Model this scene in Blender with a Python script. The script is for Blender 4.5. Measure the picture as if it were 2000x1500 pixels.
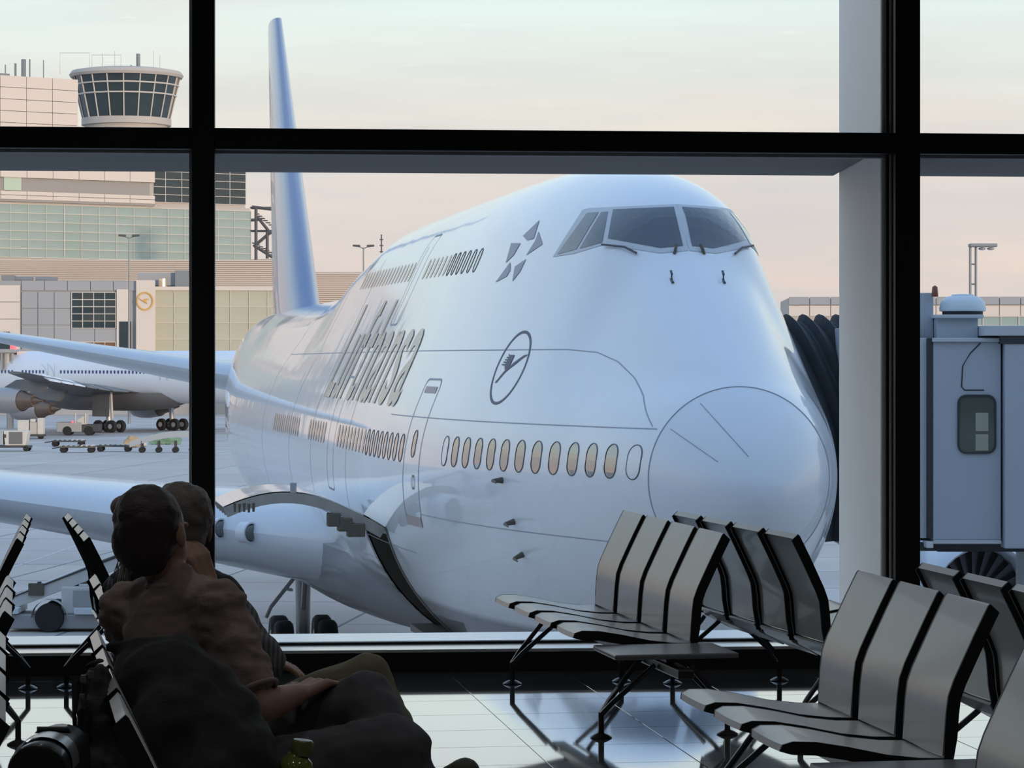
import bpy, bmesh, math, random
import numpy as np
from mathutils import Vector, Matrix
from mathutils.bvhtree import BVHTree

scene = bpy.context.scene
for _o in list(bpy.data.objects):
    bpy.data.objects.remove(_o, do_unlink=True)
C = scene.collection
RND = random.Random(11)
PI = math.pi

# ------------------------------------------------------------------ camera
FPX, HORIZON = 5500.0, 700.0          # focal length and horizon row in a 2000 x 1500 frame
EYE = 1.6                             # eye height above the terminal floor
GROUND = EYE - 7.9                    # apron level
cam_d = bpy.data.cameras.new('camera')
cam_d.sensor_width = 36.0
cam_d.lens = FPX / 2000.0 * 36.0
cam_d.shift_y = -(750.0 - HORIZON) / 2000.0
cam_d.clip_start = 0.1
cam_d.clip_end = 4000.0
cam = bpy.data.objects.new('camera', cam_d)
C.objects.link(cam)
cam.location = (0, 0, EYE)
cam.rotation_euler = (PI / 2, 0, 0)
scene.camera = cam

# ------------------------------------------------------------------ sky
def build_world():
    w = bpy.data.worlds.new('evening_sky')
    scene.world = w
    w.use_nodes = True
    nt = w.node_tree
    nt.nodes.clear()
    N, L = nt.nodes.new, nt.links.new
    out = N('ShaderNodeOutputWorld'); bg = N('ShaderNodeBackground')
    tc = N('ShaderNodeTexCoord'); sep = N('ShaderNodeSeparateXYZ')
    L(tc.outputs['Generated'], sep.inputs[0])
    ramp = N('ShaderNodeValToRGB')
    e = ramp.color_ramp.elements
    stops = [(0.0, (.76, .60, .55)), (.03, (.78, .64, .585)), (.058, (.74, .665, .635)), (.085, (.83, .775, .70)),
             (.125, (.795, .875, .855)), (.17, (.78, .89, .95)), (.28, (.68, .83, 1.0)), (.55, (.47, .68, 1.0)), (1.0, (.36, .57, .98))]
    e[0].position, e[0].color = stops[0][0], (*stops[0][1], 1)
    e[1].position, e[1].color = stops[-1][0], (*stops[-1][1], 1)
    for p, c in stops[1:-1]:
        el = e.new(p); el.color = (*c, 1)
    L(sep.outputs['Z'], ramp.inputs[0])
    mp = N('ShaderNodeMapping'); mp.inputs['Scale'].default_value = (5, 5, 46)
    L(tc.outputs['Generated'], mp.inputs['Vector'])
    nz = N('ShaderNodeTexNoise'); nz.inputs['Scale'].default_value = 1.0
    nz.inputs['Detail'].default_value = 6; nz.inputs['Roughness'].default_value = .55
    L(mp.outputs[0], nz.inputs['Vector'])
    cr = N('ShaderNodeValToRGB')
    cr.color_ramp.elements[0].position = .40; cr.color_ramp.elements[0].color = (0, 0, 0, 1)
    cr.color_ramp.elements[1].position = .70; cr.color_ramp.elements[1].color = (.8, .8, .8, 1)
    L(nz.outputs['Fac'], cr.inputs[0])
    # thin cloud bands, densest near the horizon: grey-lilac sheets and pink-lit patches
    low = N('ShaderNodeMapRange'); low.inputs['From Min'].default_value = .02; low.inputs['From Max'].default_value = .16
    low.inputs['To Min'].default_value = 1.0; low.inputs['To Max'].default_value = .18
    L(sep.outputs['Z'], low.inputs['Value'])
    def layer(src, fac, col):
        mu = N('ShaderNodeMath'); mu.operation = 'MULTIPLY'; L(fac, mu.inputs[0]); L(low.outputs[0], mu.inputs[1])
        mx = N('ShaderNodeMix'); mx.data_type = 'RGBA'
        L(mu.outputs[0], mx.inputs['Factor']); L(src, mx.inputs['A']); mx.inputs['B'].default_value = (*col, 1)
        return mx.outputs['Result']
    c1 = layer(ramp.outputs[0], cr.outputs[0], (.60, .57, .60))
    mp2 = N('ShaderNodeMapping'); mp2.inputs['Scale'].default_value = (7, 7, 34); mp2.inputs['Location'].default_value = (3.1, 1.7, .4)
    L(tc.outputs['Generated'], mp2.inputs['Vector'])
    nz2 = N('ShaderNodeTexNoise'); nz2.inputs['Scale'].default_value = 1.0; nz2.inputs['Detail'].default_value = 5
    L(mp2.outputs[0], nz2.inputs['Vector'])
    cr2 = N('ShaderNodeValToRGB')
    cr2.color_ramp.elements[0].position = .52; cr2.color_ramp.elements[0].color = (0, 0, 0, 1)
    cr2.color_ramp.elements[1].position = .74; cr2.color_ramp.elements[1].color = (.8, .8, .8, 1)
    L(nz2.outputs['Fac'], cr2.inputs[0])
    c2 = layer(c1, cr2.outputs[0], (.90, .72, .63))
    L(c2, bg.inputs['Color'])
    bg.inputs['Strength'].default_value = 1.2
    L(bg.outputs[0], out.inputs[0])
build_world()

sun_d = bpy.data.lights.new('low_sun', 'SUN')
sun_d.energy = 2.4
sun_d.angle = math.radians(4)
sun_d.color = (1.0, .76, .56)
sun = bpy.data.objects.new('low_sun', sun_d)
C.objects.link(sun)
# sun low, behind the terminal and to the right
sun.rotation_euler = Vector((-.62, .78, -.080)).to_track_quat('-Z', 'Y').to_euler()

vs = scene.view_settings
vs.view_transform = 'Standard'
try: vs.look = 'None'
except Exception: pass
vs.exposure = 0.0
vs.gamma = 1.0
vs.use_curve_mapping = False

# ------------------------------------------------------------------ helpers
def px(x, y, d):
    """world point seen at pixel (x, y) of the 2000 x 1500 frame at distance d along the view axis"""
    return Vector(((x - 1000) / FPX * d, d, EYE + (HORIZON - y) / FPX * d))

MATS = {}
def mat(name, col, rough=.5, metal=0.0, var=0.0, scale=6.0, bump=0.0, bscale=60.0, coat=0.0, spec=.5,
        emit=None, estr=1.0, alpha=1.0):
    if name in MATS: return MATS[name]
    m = bpy.data.materials.new(name); m.use_nodes = True
    nt = m.node_tree; p = nt.nodes['Principled BSDF']
    N, L = nt.nodes.new, nt.links.new
    p.inputs['Base Color'].default_value = (*col, 1)
    p.inputs['Roughness'].default_value = rough
    p.inputs['Metallic'].default_value = metal
    p.inputs['Specular IOR Level'].default_value = spec
    if coat: p.inputs['Coat Weight'].default_value = coat; p.inputs['Coat Roughness'].default_value = .06
    tc = None
    if var or bump:
        tc = N('ShaderNodeTexCoord')
    if var:
        n = N('ShaderNodeTexNoise'); n.inputs['Scale'].default_value = scale; n.inputs['Detail'].default_value = 5
        L(tc.outputs['Object'], n.inputs['Vector'])
        mx = N('ShaderNodeMix'); mx.data_type = 'RGBA'
        L(n.outputs['Fac'], mx.inputs['Factor'])
        mx.inputs['A'].default_value = (*[max(0, c * (1 - var)) for c in col], 1)
        mx.inputs['B'].default_value = (*[min(1, c * (1 + var)) for c in col], 1)
        L(mx.outputs['Result'], p.inputs['Base Color'])
    if bump:
        n = N('ShaderNodeTexNoise'); n.inputs['Scale'].default_value = bscale; n.inputs['Detail'].default_value = 4
        L(tc.outputs['Object'], n.inputs['Vector'])
        b = N('ShaderNodeBump'); b.inputs['Strength'].default_value = bump; b.inputs['Distance'].default_value = .01
        L(n.outputs['Fac'], b.inputs['Height']); L(b.outputs[0], p.inputs['Normal'])
    if emit:
        p.inputs['Emission Color'].default_value = (*emit, 1); p.inputs['Emission Strength'].default_value = estr
    MATS[name] = m
    return m

def glass_mat(name, tint=(.95, .97, .965), refl=1.0):
    m = bpy.data.materials.new(name); m.use_nodes = True
    nt = m.node_tree; nt.nodes.clear(); N, L = nt.nodes.new, nt.links.new
    o = N('ShaderNodeOutputMaterial'); t = N('ShaderNodeBsdfTransparent'); g = N('ShaderNodeBsdfGlossy')
    f = N('ShaderNodeFresnel'); f.inputs['IOR'].default_value = 1.45
    mu = N('ShaderNodeMath'); mu.operation = 'MULTIPLY'; mu.inputs[1].default_value = refl
    t.inputs[0].default_value = (*tint, 1); g.inputs['Roughness'].default_value = 0.0
    mx = N('ShaderNodeMixShader')
    L(f.outputs[0], mu.inputs[0]); L(mu.outputs[0], mx.inputs[0]); L(t.outputs[0], mx.inputs[1]); L(g.outputs[0], mx.inputs[2])
    L(mx.outputs[0], o.inputs[0])
    return m

class MB:
    """collects simple shapes, then builds them as one mesh object"""
    def __init__(s): s.v, s.f = [], []
    def add(s, vs, fs, M=None):
        b = len(s.v)
        s.v += [tuple(M @ Vector(p)) if M is not None else tuple(p) for p in vs]
        s.f += [tuple(i + b for i in f) for f in fs]
        return s
    def box(s, x0, x1, y0, y1, z0, z1, M=None):
        vs = [(x, y, z) for x in (x0, x1) for y in (y0, y1) for z in (z0, z1)]
        return s.add(vs, [(0, 1, 3, 2), (4, 6, 7, 5), (0, 4, 5, 1), (2, 3, 7, 6), (0, 2, 6, 4), (1, 5, 7, 3)], M)
    def hexa(s, bot, top, M=None):
        return s.add(list(bot) + list(top), [(3, 2, 1, 0), (4, 5, 6, 7), (0, 1, 5, 4), (1, 2, 6, 5), (2, 3, 7, 6), (3, 0, 4, 7)], M)
    def tube(s, pts, r, n=10, caps=True, M=None, flat=1.0):
        pts = [Vector(p) for p in pts]
        rs = r if isinstance(r, (list, tuple)) else [r] * len(pts)
        vs, fs = [], []
        for i, p in enumerate(pts):
            d = (pts[min(i + 1, len(pts) - 1)] - pts[max(i - 1, 0)]).normalized()
            up = Vector((0, 0, 1)) if abs(d.z) < .95 else Vector((1, 0, 0))
            a = d.cross(up).normalized(); b = a.cross(d).normalized()
            for k in range(n):
                t = 2 * PI * k / n
                vs.append(p + a * math.cos(t) * rs[i] + b * math.sin(t) * rs[i] * flat)
        for i in range(len(pts) - 1):
            for k in range(n):
                k2 = (k + 1) % n
                fs.append((i * n + k, i * n + k2, (i + 1) * n + k2, (i + 1) * n + k))
        if caps:
            fs.append(tuple(reversed(range(n)))); fs.append(tuple(range((len(pts) - 1) * n, len(pts) * n)))
        return s.add(vs, fs, M)
    def lathe(s, prof, n=24, M=None, cap0=True, cap1=True):
        vs, fs = [], []
        for r, z in prof:
            for k in range(n):
                t = 2 * PI * k / n
                vs.append((r * math.cos(t), r * math.sin(t), z))
        for i in range(len(prof) - 1):
            for k in range(n):
                k2 = (k + 1) % n
                fs.append((i * n + k, i * n + k2, (i + 1) * n + k2, (i + 1) * n + k))
        if cap0: fs.append(tuple(reversed(range(n))))
        if cap1: fs.append(tuple(range((len(prof) - 1) * n, len(prof) * n)))
        return s.add(vs, fs, M)
    def prism(s, poly, axis, a0, a1, M=None):
        """extrude a 2D polygon along axis 'x','y' or 'z'"""
        n = len(poly)
        def mk(p, a):
            return {'x': (a, p[0], p[1]), 'y': (p[0], a, p[1]), 'z': (p[0], p[1], a)}[axis]
        vs = [mk(p, a0) for p in poly] + [mk(p, a1) for p in poly]
        fs = [tuple(range(n)), tuple(reversed(range(n, 2 * n)))]
        fs += [(i, i + n, (i + 1) % n + n, (i + 1) % n) for i in range(n)]
        return s.add(vs, fs, M)
    def grid(s, rows, close=False, M=None):
        """rows: list of equally long point lists"""
        n = len(rows[0]); vs = [p for r in rows for p in r]; fs = []
        for i in range(len(rows) - 1):
            for k in range(n if close else n - 1):
                k2 = (k + 1) % n
                fs.append((i * n + k, i * n + k2, (i + 1) * n + k2, (i + 1) * n + k))
        return s.add(vs, fs, M)
    def mesh(s, name, smooth=None, bevel=0.0, segs=2):
        me = bpy.data.meshes.new(name)
        bm = bmesh.new()
        bv = [bm.verts.new(p) for p in s.v]
        for f in s.f:
            try: bm.faces.new([bv[i] for i in f])
            except ValueError: pass
        bmesh.ops.recalc_face_normals(bm, faces=bm.faces)
        if bevel:
            ed = [e for e in bm.edges if len(e.link_faces) == 2 and e.calc_face_angle(0) > .6]
            bmesh.ops.bevel(bm, geom=ed, offset=bevel, segments=segs, profile=.5, affect='EDGES', clamp_overlap=True)
        bm.to_mesh(me); bm.free()
        if smooth:
            for p in me.polygons: p.use_smooth = True
            me.set_sharp_from_angle(angle=math.radians(smooth))
        return me
    def build(s, name, m, parent=None, smooth=None, bevel=0.0, segs=2):
        return link(name, s.mesh(name, smooth, bevel, segs), m, parent)

def link(name, me, m=None, parent=None):
    o = bpy.data.objects.new(name, me)
    if m is not None and len(me.materials) == 0: me.materials.append(m)
    C.objects.link(o)
    if parent is not None: o.parent = parent
    return o
def tag(o, label, cat, group=None, kind=None):
    if label: o['label'] = label
    if cat: o['category'] = cat
    if group: o['group'] = group
    if kind: o['kind'] = kind
    return o
def thing(name, label, cat, loc=(0, 0, 0), rotz=0.0, group=None):
    o = bpy.data.objects.new(name, None); o.empty_display_size = .1
    C.objects.link(o); o.location = loc; o.rotation_euler = (0, 0, rotz)
    return tag(o, label, cat, group)
def struct(name, mb, m, parent=None, smooth=None, bevel=0.0, label=None):
    o = mb.build(name, m, parent, smooth, bevel)
    o['kind'] = 'structure'
    if label: o['label'] = label
    return o
def rotz(a): return Matrix.Rotation(a, 4, 'Z')
def TR(x, y, z): return Matrix.Translation((x, y, z))

def pchip(xs, ys):
    xs = np.array(xs, float); ys = np.array(ys, float)
    h = np.diff(xs); d = np.diff(ys) / h
    m = np.zeros(len(xs)); m[0], m[-1] = d[0], d[-1]
    for i in range(1, len(xs) - 1):
        if d[i - 1] * d[i] <= 0: m[i] = 0
        else:
            w1, w2 = 2 * h[i] + h[i - 1], h[i] + 2 * h[i - 1]
            m[i] = (w1 + w2) / (w1 / d[i - 1] + w2 / d[i])
    def f(x):
        x = min(max(x, xs[0]), xs[-1])
        i = min(max(int(np.searchsorted(xs, x)) - 1, 0), len(xs) - 2)
        t = (x - xs[i]) / h[i]
        return float((1 + 2 * t) * (1 - t) ** 2 * ys[i] + t * (1 - t) ** 2 * h[i] * m[i]
                     + t * t * (3 - 2 * t) * ys[i + 1] + t * t * (t - 1) * h[i] * m[i + 1])
    return f

def fine_mesh(name, polys, maxlen, fn):
    """flat 2D polygons, subdivided, then every point mapped by fn(u, v) -> 3D"""
    bm = bmesh.new()
    for poly in polys:
        vs = [bm.verts.new((p[0], p[1], 0)) for p in poly]
        try: bm.faces.new(vs)
        except ValueError: pass
    bm = refine(bm, maxlen)
    for v in bm.verts: v.co = fn(v.co.x, v.co.y)
    me = bpy.data.meshes.new(name); bm.to_mesh(me); bm.free()
    return me
def refine(bm, maxlen):
    bmesh.ops.triangulate(bm, faces=bm.faces)
    for _ in range(7):
        ed = [e for e in bm.edges if e.calc_length() > maxlen]
        if not ed: break
        bmesh.ops.subdivide_edges(bm, edges=ed, cuts=1)
        bmesh.ops.triangulate(bm, faces=[f for f in bm.faces if len(f.verts) > 3])
    return bm

def voxel(name, mb, size, m, parent=None, smooth_it=3, wrinkle=None):
    """union of overlapping closed shapes as one continuous smooth surface"""
    me = mb.mesh(name + '_raw')
    o = bpy.data.objects.new(name + '_raw', me); C.objects.link(o)
    md = o.modifiers.new('remesh', 'REMESH'); md.mode = 'VOXEL'; md.voxel_size = size
    sm = o.modifiers.new('smooth', 'SMOOTH'); sm.factor = .5; sm.iterations = smooth_it
    dg = bpy.context.evaluated_depsgraph_get()
    me2 = bpy.data.meshes.new_from_object(o.evaluated_get(dg))
    bpy.data.objects.remove(o, do_unlink=True)
    if wrinkle:
        from mathutils import noise
        amp, sc = wrinkle[0], wrinkle[1]; st = wrinkle[2] if len(wrinkle) > 2 else (1, 1, 1)
        ns = [v.normal.copy() for v in me2.vertices]
        for v, n in zip(me2.vertices, ns):
            c = Vector((v.co.x * st[0], v.co.y * st[1], v.co.z * st[2])) * sc
            v.co += n * amp * noise.turbulence(c, 3, False) - n * amp * .5
    for p in me2.polygons: p.use_smooth = True
    me2.name = name
    return link(name, me2, m, parent)
def capsule(mb, p0, r0, p1, r1, n=14, rings=5):
    p0, p1 = Vector(p0), Vector(p1)
    d = p1 - p0; L = d.length; q = d.to_track_quat('Z', 'Y').to_matrix().to_4x4()
    prof = [(r0 * math.cos(t), r0 * math.sin(t)) for t in [-PI / 2 + .12 + i * (PI / 2 - .12) / rings for i in range(rings + 1)]]
    prof += [(r1 * math.cos(t), L + r1 * math.sin(t)) for t in [i * (PI / 2 - .12) / rings for i in range(rings + 1)]]
    return mb.lathe(prof, n, Matrix.Translation(p0) @ q)
def ellipsoid(mb, c, r, M=None, n=20, rings=12):
    prof = [(math.cos(t), math.sin(t)) for t in [-PI / 2 + .05 + i * (PI - .1) / rings for i in range(rings + 1)]]
    S = Matrix.Diagonal((r[0], r[1], r[2], 1))
    return mb.lathe(prof, n, Matrix.Translation(c) @ (M if M is not None else Matrix.Identity(4)) @ S)
# ------------------------------------------------------------------ materials of the hall
m_black = mat('black_frame', (.012, .012, .013), .45, var=.2)
m_tile = mat('polished_tile', (.20, .205, .21), .05, var=.12, scale=2.5, spec=1.0, coat=1.0)
m_tile.node_tree.nodes['Principled BSDF'].inputs['Coat IOR'].default_value = 2.1
m_tile.node_tree.nodes['Principled BSDF'].inputs['Coat Roughness'].default_value = .035
m_grout = mat('grout', (.09, .09, .092), .5)
m_wall = mat('hall_wall', (.20, .20, .20), .8, var=.05)
m_ceil = mat('hall_ceiling', (.30, .30, .30), .9)
m_sill = mat('sill_metal', (.95, .96, .97), .18, metal=.55, var=.02)
m_ledge = mat('ledge_metal', (.80, .86, .93), .25, metal=.5, var=.03)
m_slab = mat('gangway_paint', (.15, .145, .14), .6, var=.05)
m_fin = mat('column_cladding', (.90, .84, .77), .6, var=.05, scale=1.5)
m_clad = mat('terminal_cladding', (.55, .54, .52), .7, var=.05)
m_glass = glass_mat('window_glass')

WA = math.radians(5.2)                 # the window wall is a little farther on the right
WM = TR(0, 14.4, 0) @ rotz(WA)
MULL = [-1.572 + 3.655 * i for i in range(-5, 7)]
T0, T1, CEIL = MULL[0], MULL[-1], 4.6

# floor: slab + separate tiles where the photograph shows them
struct('floor', MB().box(T0 - .3, T1 + .3, -20.4, .3, -.30, -.006, WM), m_grout)
floor = bpy.data.objects['floor']
TS, TD, TA = .60, .525, math.radians(8.3)
tm = MB().box(-TS / 2 + .0016, TS / 2 - .0016, -TD / 2 + .0016, TD / 2 - .0016, -.012, 0).mesh('tile', bevel=.0012, segs=1)
tm.materials.append(m_tile)
n_t = 0
rest = MB()
G0 = Vector((-.31, 14.24 - .02))
for i in range(-34, 37):
    for j in range(-40, 2):
        c = rotz(TA) @ Vector(((i + .5) * TS, (j + .5) * TD, 0)); X, Y = c.x + G0.x, c.y + G0.y
        ol = WM.inverted() @ Vector((X, Y, 0))
        if ol.y > -.16 or ol.y < -19.8 or ol.x < T0 + .4 or ol.x > T1 - .4: continue
        if Y > 8.6 and abs(X) < Y * .187 + .25 and n_t < 295:
            o = link('tile', tm, None, floor); o.location = (X, Y, 0); o.rotation_euler.z = TA; n_t += 1
        else:
            rest.box(-TS / 2 + .0016, TS / 2 - .0016, -TD / 2 + .0016, TD / 2 - .0016, -.012, 0, TR(X, Y, 0) @ rotz(TA))
o = rest.build('tile_field', m_tile, floor); o['kind'] = 'stuff'
struct('trim_1', MB().box(T0, T1, -.22, .02, -.01, -.0005, WM), m_tile, label='narrow stone border strip along the window base')

struct('ceiling', MB().box(T0 - .3, T1 + .3, -20.4, .36, CEIL, CEIL + .2, WM), m_ceil)
struct('wall_back', MB().box(T0 - .3, T1 + .3, -20.7, -20.4, -.3, CEIL + .2, WM), m_wall)
struct('wall_left', MB().box(T0 - .6, T0 - .3, -20.7, .1, -.3, CEIL + .2, WM), m_wall)
struct('wall_right', MB().box(T1 + .3, T1 + .6, -20.7, .1, -.3, CEIL + .2, WM), m_wall)
# rest of the terminal around the hall
struct('wall_front', MB().box(-70, 80, -26, .36, CEIL + .21, 14.5, WM).box(-70, 80, -20, .34, GROUND, -.31, WM)
       .box(-70, T0 - .65, -24, .3, -.31, CEIL + .21, WM).box(T1 + .65, 80, -24, .3, -.31, CEIL + .21, WM), m_clad,
       label='outer mass of the terminal above, below and beside the hall')

# window wall
struct('baseboard_front', MB().box(T0, T1, .0, .27, 0, .10, WM), m_black, label='black plinth under the long window')
struct('trim_2', MB().box(T0, T1, -.004, .27, .10, .116, WM), m_sill, bevel=.003, label='bright metal sill board under the window')
struct('trim_3', MB().box(T0, T1, .27, .33, .02, .128, WM), m_black, label='dark bottom rail holding the glass')
struct('trim_4', MB().box(T0, T1, .33, .96, -.35, .108, WM), m_ledge, bevel=.004, label='pale outer ledge beyond the glass')
k = 5
for t in MULL:
    w = .058 if t < 0 else .066
    b = MB().box(t - w, t + w, .10, .36, .116, CEIL, WM)
    struct('trim_%d' % k, b, m_black, bevel=.004, label='black upright window mullion'); k += 1
    b = MB().box(t - w - .016, t - w, .22, .30, .128, CEIL, WM)  # pale strip puts the lit side of the mullion into colour
    struct('trim_%d' % k, b, m_sill, label='thin pale strip standing in for the lit side of a mullion'); k += 1
for i in range(len(MULL) - 1):
    a, b_ = MULL[i] + (.058 if MULL[i] < 0 else .066), MULL[i + 1] - (.058 if MULL[i + 1] < 0 else .066)
    struct('trim_%d' % k, MB().box(a, b_, .10, .36, 2.668, 2.776, WM), m_black, bevel=.004, label='black horizontal window transom'); k += 1
    struct('trim_%d' % k, MB().box(a, b_, .22, .30, 2.654, 2.668, WM), mat('bead_grey', (.62, .62, .64), .5), label='thin grey glazing bead under the transom'); k += 1
    g = MB().box(a, b_, .278, .290, .128, 2.654, WM)
    struct('window_%d' % (2 * i + 1), g, m_glass, label='tall lower window pane')
    g = MB().box(a, b_, .278, .290, 2.776, CEIL, WM)
    struct('window_%d' % (2 * i + 2), g, m_glass, label='upper window pane')

# gangway slab outside, and the column that carries it
def col_t(X, o): return (X + o * math.sin(WA)) / math.cos(WA)
gw = MB().prism([(-30, .40), (col_t(1.943, .4), .40), (col_t(1.943, 2.38), 2.38), (-30, 2.38)], 'z', 2.70, 2.775, WM)
gw.prism([(col_t(2.137, .4), .40), (32, .40), (32, 2.38), (col_t(2.137, 2.38), 2.38)], 'z', 2.70, 2.775, WM)
tag(gw.build('gangway', m_slab, bevel=.01), 'dark grey gangway slab running along outside the glass just below the transom', 'gangway')
colm = thing('column', 'pale clad column standing outside the glass beside the right window mullion', 'column', (1.945, 14.78, GROUND))
MB().box(0.0, .19, .03, 1.97, 0, 20).build('cladding', m_fin, colm, bevel=.012)
MB().box(.018, .032, .0, .031, 0, 20).build('joint', m_black, colm)
MB().box(.034, .19, .0, .03, 0, 20).build('cover_strip', m_fin, colm)

# fill lamps added in the unseen hall ceiling to brighten the benches and sitters
m_fill_lens = mat('fill_lamp_lens', (.8, .78, .74), .4, emit=(1, .92, .82), estr=1.0)
def fill_downlight(X, Y):
    t = thing('added_fill_lamp', 'round fill lamp added in the unseen hall ceiling above the benches', 'fill lamp', (X, Y, CEIL - .02), 0, 'added fill lamps over the waiting hall')
    MB().lathe([(.10, -.002), (.13, -.004), (.13, .02), (.10, .02)], 24, cap0=False, cap1=False).build('trim_ring', m_sill, t, smooth=40)
    MB().lathe([(.095, .012), (.095, .016)], 24).build('lens', m_fill_lens, t)
    d = bpy.data.lights.new('fill_downlight', 'SPOT'); d.energy = FILL_W; d.spot_size = math.radians(125); d.spot_blend = .7; d.shadow_soft_size = .08
    d.color = (.96, .98, 1)
    l = bpy.data.objects.new('fill_light', d); C.objects.link(l); l.parent = t; l.location = (0, 0, -.02)
FILL_W = 30
for X in (-4.5, -1.5, 1.5, 4.5):
    for Y in (.8, 4.3, 7.8, 11.3): fill_downlight(X, Y)

# ------------------------------------------------------------------ beam seating
m_pad = mat('seat_grey', (.60, .605, .60), .35, var=.07, scale=14, spec=.5, coat=.16)
m_rim = mat('seat_rim_black', (.014, .014, .014), .5, spec=.35)
m_steel = mat('leg_steel', (.10, .10, .105), .32, metal=.85)
m_top = mat('table_top', (.20, .20, .21), .3)
PITCH = .49
# side profile (a = towards the sitter's knees, z) of the upper surface, from front lip to the top of the back
PROF_S = [(.505, .415), (.50, .436), (.47, .447), (.40, .445), (.30, .428), (.18, .402), (.08, .390), (-.014, .388)]
PROF_B = [(.004, .394), (-.001, .45), (-.006, .52), (-.013, .575), (-.030, .622), (-.062, .69), (-.098, .765), (-.139, .846), (-.146, .853)]
def offset_prof(P, th):
    out = []
    for i, p in enumerate(P):
        a, b = Vector(P[max(i - 1, 0)]), Vector(P[min(i + 1, len(P) - 1)])
        d = (b - a).normalized(); n = Vector((-d.y, d.x))
        out.append((p[0] + n.x * th, p[1] + n.y * th))
    return out
def shell(P, th, s0, s1, crown=0.0, ins=lambda i: 0.0):
    """curved plate; lateral axis = local y (s), profile in local x,z"""
    lo = offset_prof(P, th)
    mb = MB(); cols = 6
    def row(prof, inset):
        return [[(p[0], s0 + ins(i) + (s1 - s0 - 2 * ins(i)) * k / cols, p[1] - (crown * (1 - (2 * k / cols - 1) ** 2) if inset else 0)) for k in range(cols + 1)] for i, p in enumerate(prof)]
    A, B = row(P, True), row(lo, False)
    ring = A + B[::-1] + [A[0]]
    mb.grid(ring)
    # end caps
    n = len(P)
    for s in (s0, s1):
        poly = [(p[0], s, p[1]) for p in P] + [(p[0], s, p[1]) for p in reversed(lo)]
        for i in range(n - 1):
            q = [Vector(poly[i]), Vector(poly[i + 1]), Vector(poly[2 * n - 2 - i]), Vector(poly[2 * n - 1 - i])]
            for v, j in zip(q, (i, i + 1, i + 1, i)): v.y += ins(j) * (1 if s == s0 else -1)
            mb.add(q, [(0, 1, 2, 3)])
    return mb
TH = .030
SW = PITCH - .072
INS = [.034, .022, .010, .002, 0, 0, 0, 0]
seat_me = shell(PROF_S, TH, .010, SW - .010, .003, lambda i: INS[i]).mesh('seat', 50)
back_me = shell(PROF_B, TH * .9, .010, SW - .010, 0).mesh('backrest', 50)
def rim_mesh(sg):
    P = PROF_S[:-1] + [(.0, .386)] + PROF_B[1:]
    up = offset_prof(P, -.0005); lo = offset_prof(P, TH + .010); mb = MB(); n = len(P)
    for (s0, s1) in ((0, .010),):
        I_ = lambda i: (INS[i] if i < len(INS) else 0.0) * sg
        rows = [[(p[0], s + I_(i), p[1]) for s in (s0, s1)] for i, p in enumerate(up)] + [[(p[0], s + I_(i), p[1]) for s in (s0, s1)] for i, p in reversed(list(enumerate(lo)))]
        mb.grid(rows + [rows[0]])
        for s in (s0, s1):
            for i in range(n - 1):
                mb.add([(up[i][0], s + I_(i), up[i][1]), (up[i + 1][0], s + I_(i + 1), up[i + 1][1]), (lo[i + 1][0], s + I_(i + 1), lo[i + 1][1]), (lo[i][0], s + I_(i), lo[i][1])], [(0, 1, 2, 3)])
    return mb.mesh('side_rim', 40)
rim_me, rim_me2 = rim_mesh(1), rim_mesh(-1)
for me_, m_ in ((seat_me, m_pad), (back_me, m_pad), (rim_me, m_rim), (rim_me2, m_rim)): me_.materials.append(m_)
under_me = shell([(.115, .292), (.06, .322), (.0, .352), (-.026, .385)], .012, .010, SW - .010).mesh('under_panel', 50); under_me.materials.append(m_pad)
def leg_mesh():
    out = []
    for sgn in (1, -1):
        mb = MB()
        fa = .40 if sgn > 0 else -.15
        ta = .20 if sgn > 0 else .05
        mb.tube([(fa, 0, .012), (fa, 0, .105)], .0125, 10)
        for ds in (-.13, .13):
            mb.tube([(fa, ds * .08, .10), (fa * .8 + ta * .2, ds * .28, .15), (ta, ds, .315)], .0115, 8)
        out.append(mb.mesh('leg', 40))
    return out
leg_mes = leg_mesh()
foot_me = MB().lathe([(.045, 0), (.047, .004), (.030, .014), (.014, .020), (.013, .024)], 20).mesh('foot', 40)
for me_ in leg_mes + [foot_me]: me_.materials.append(m_steel)
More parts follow.
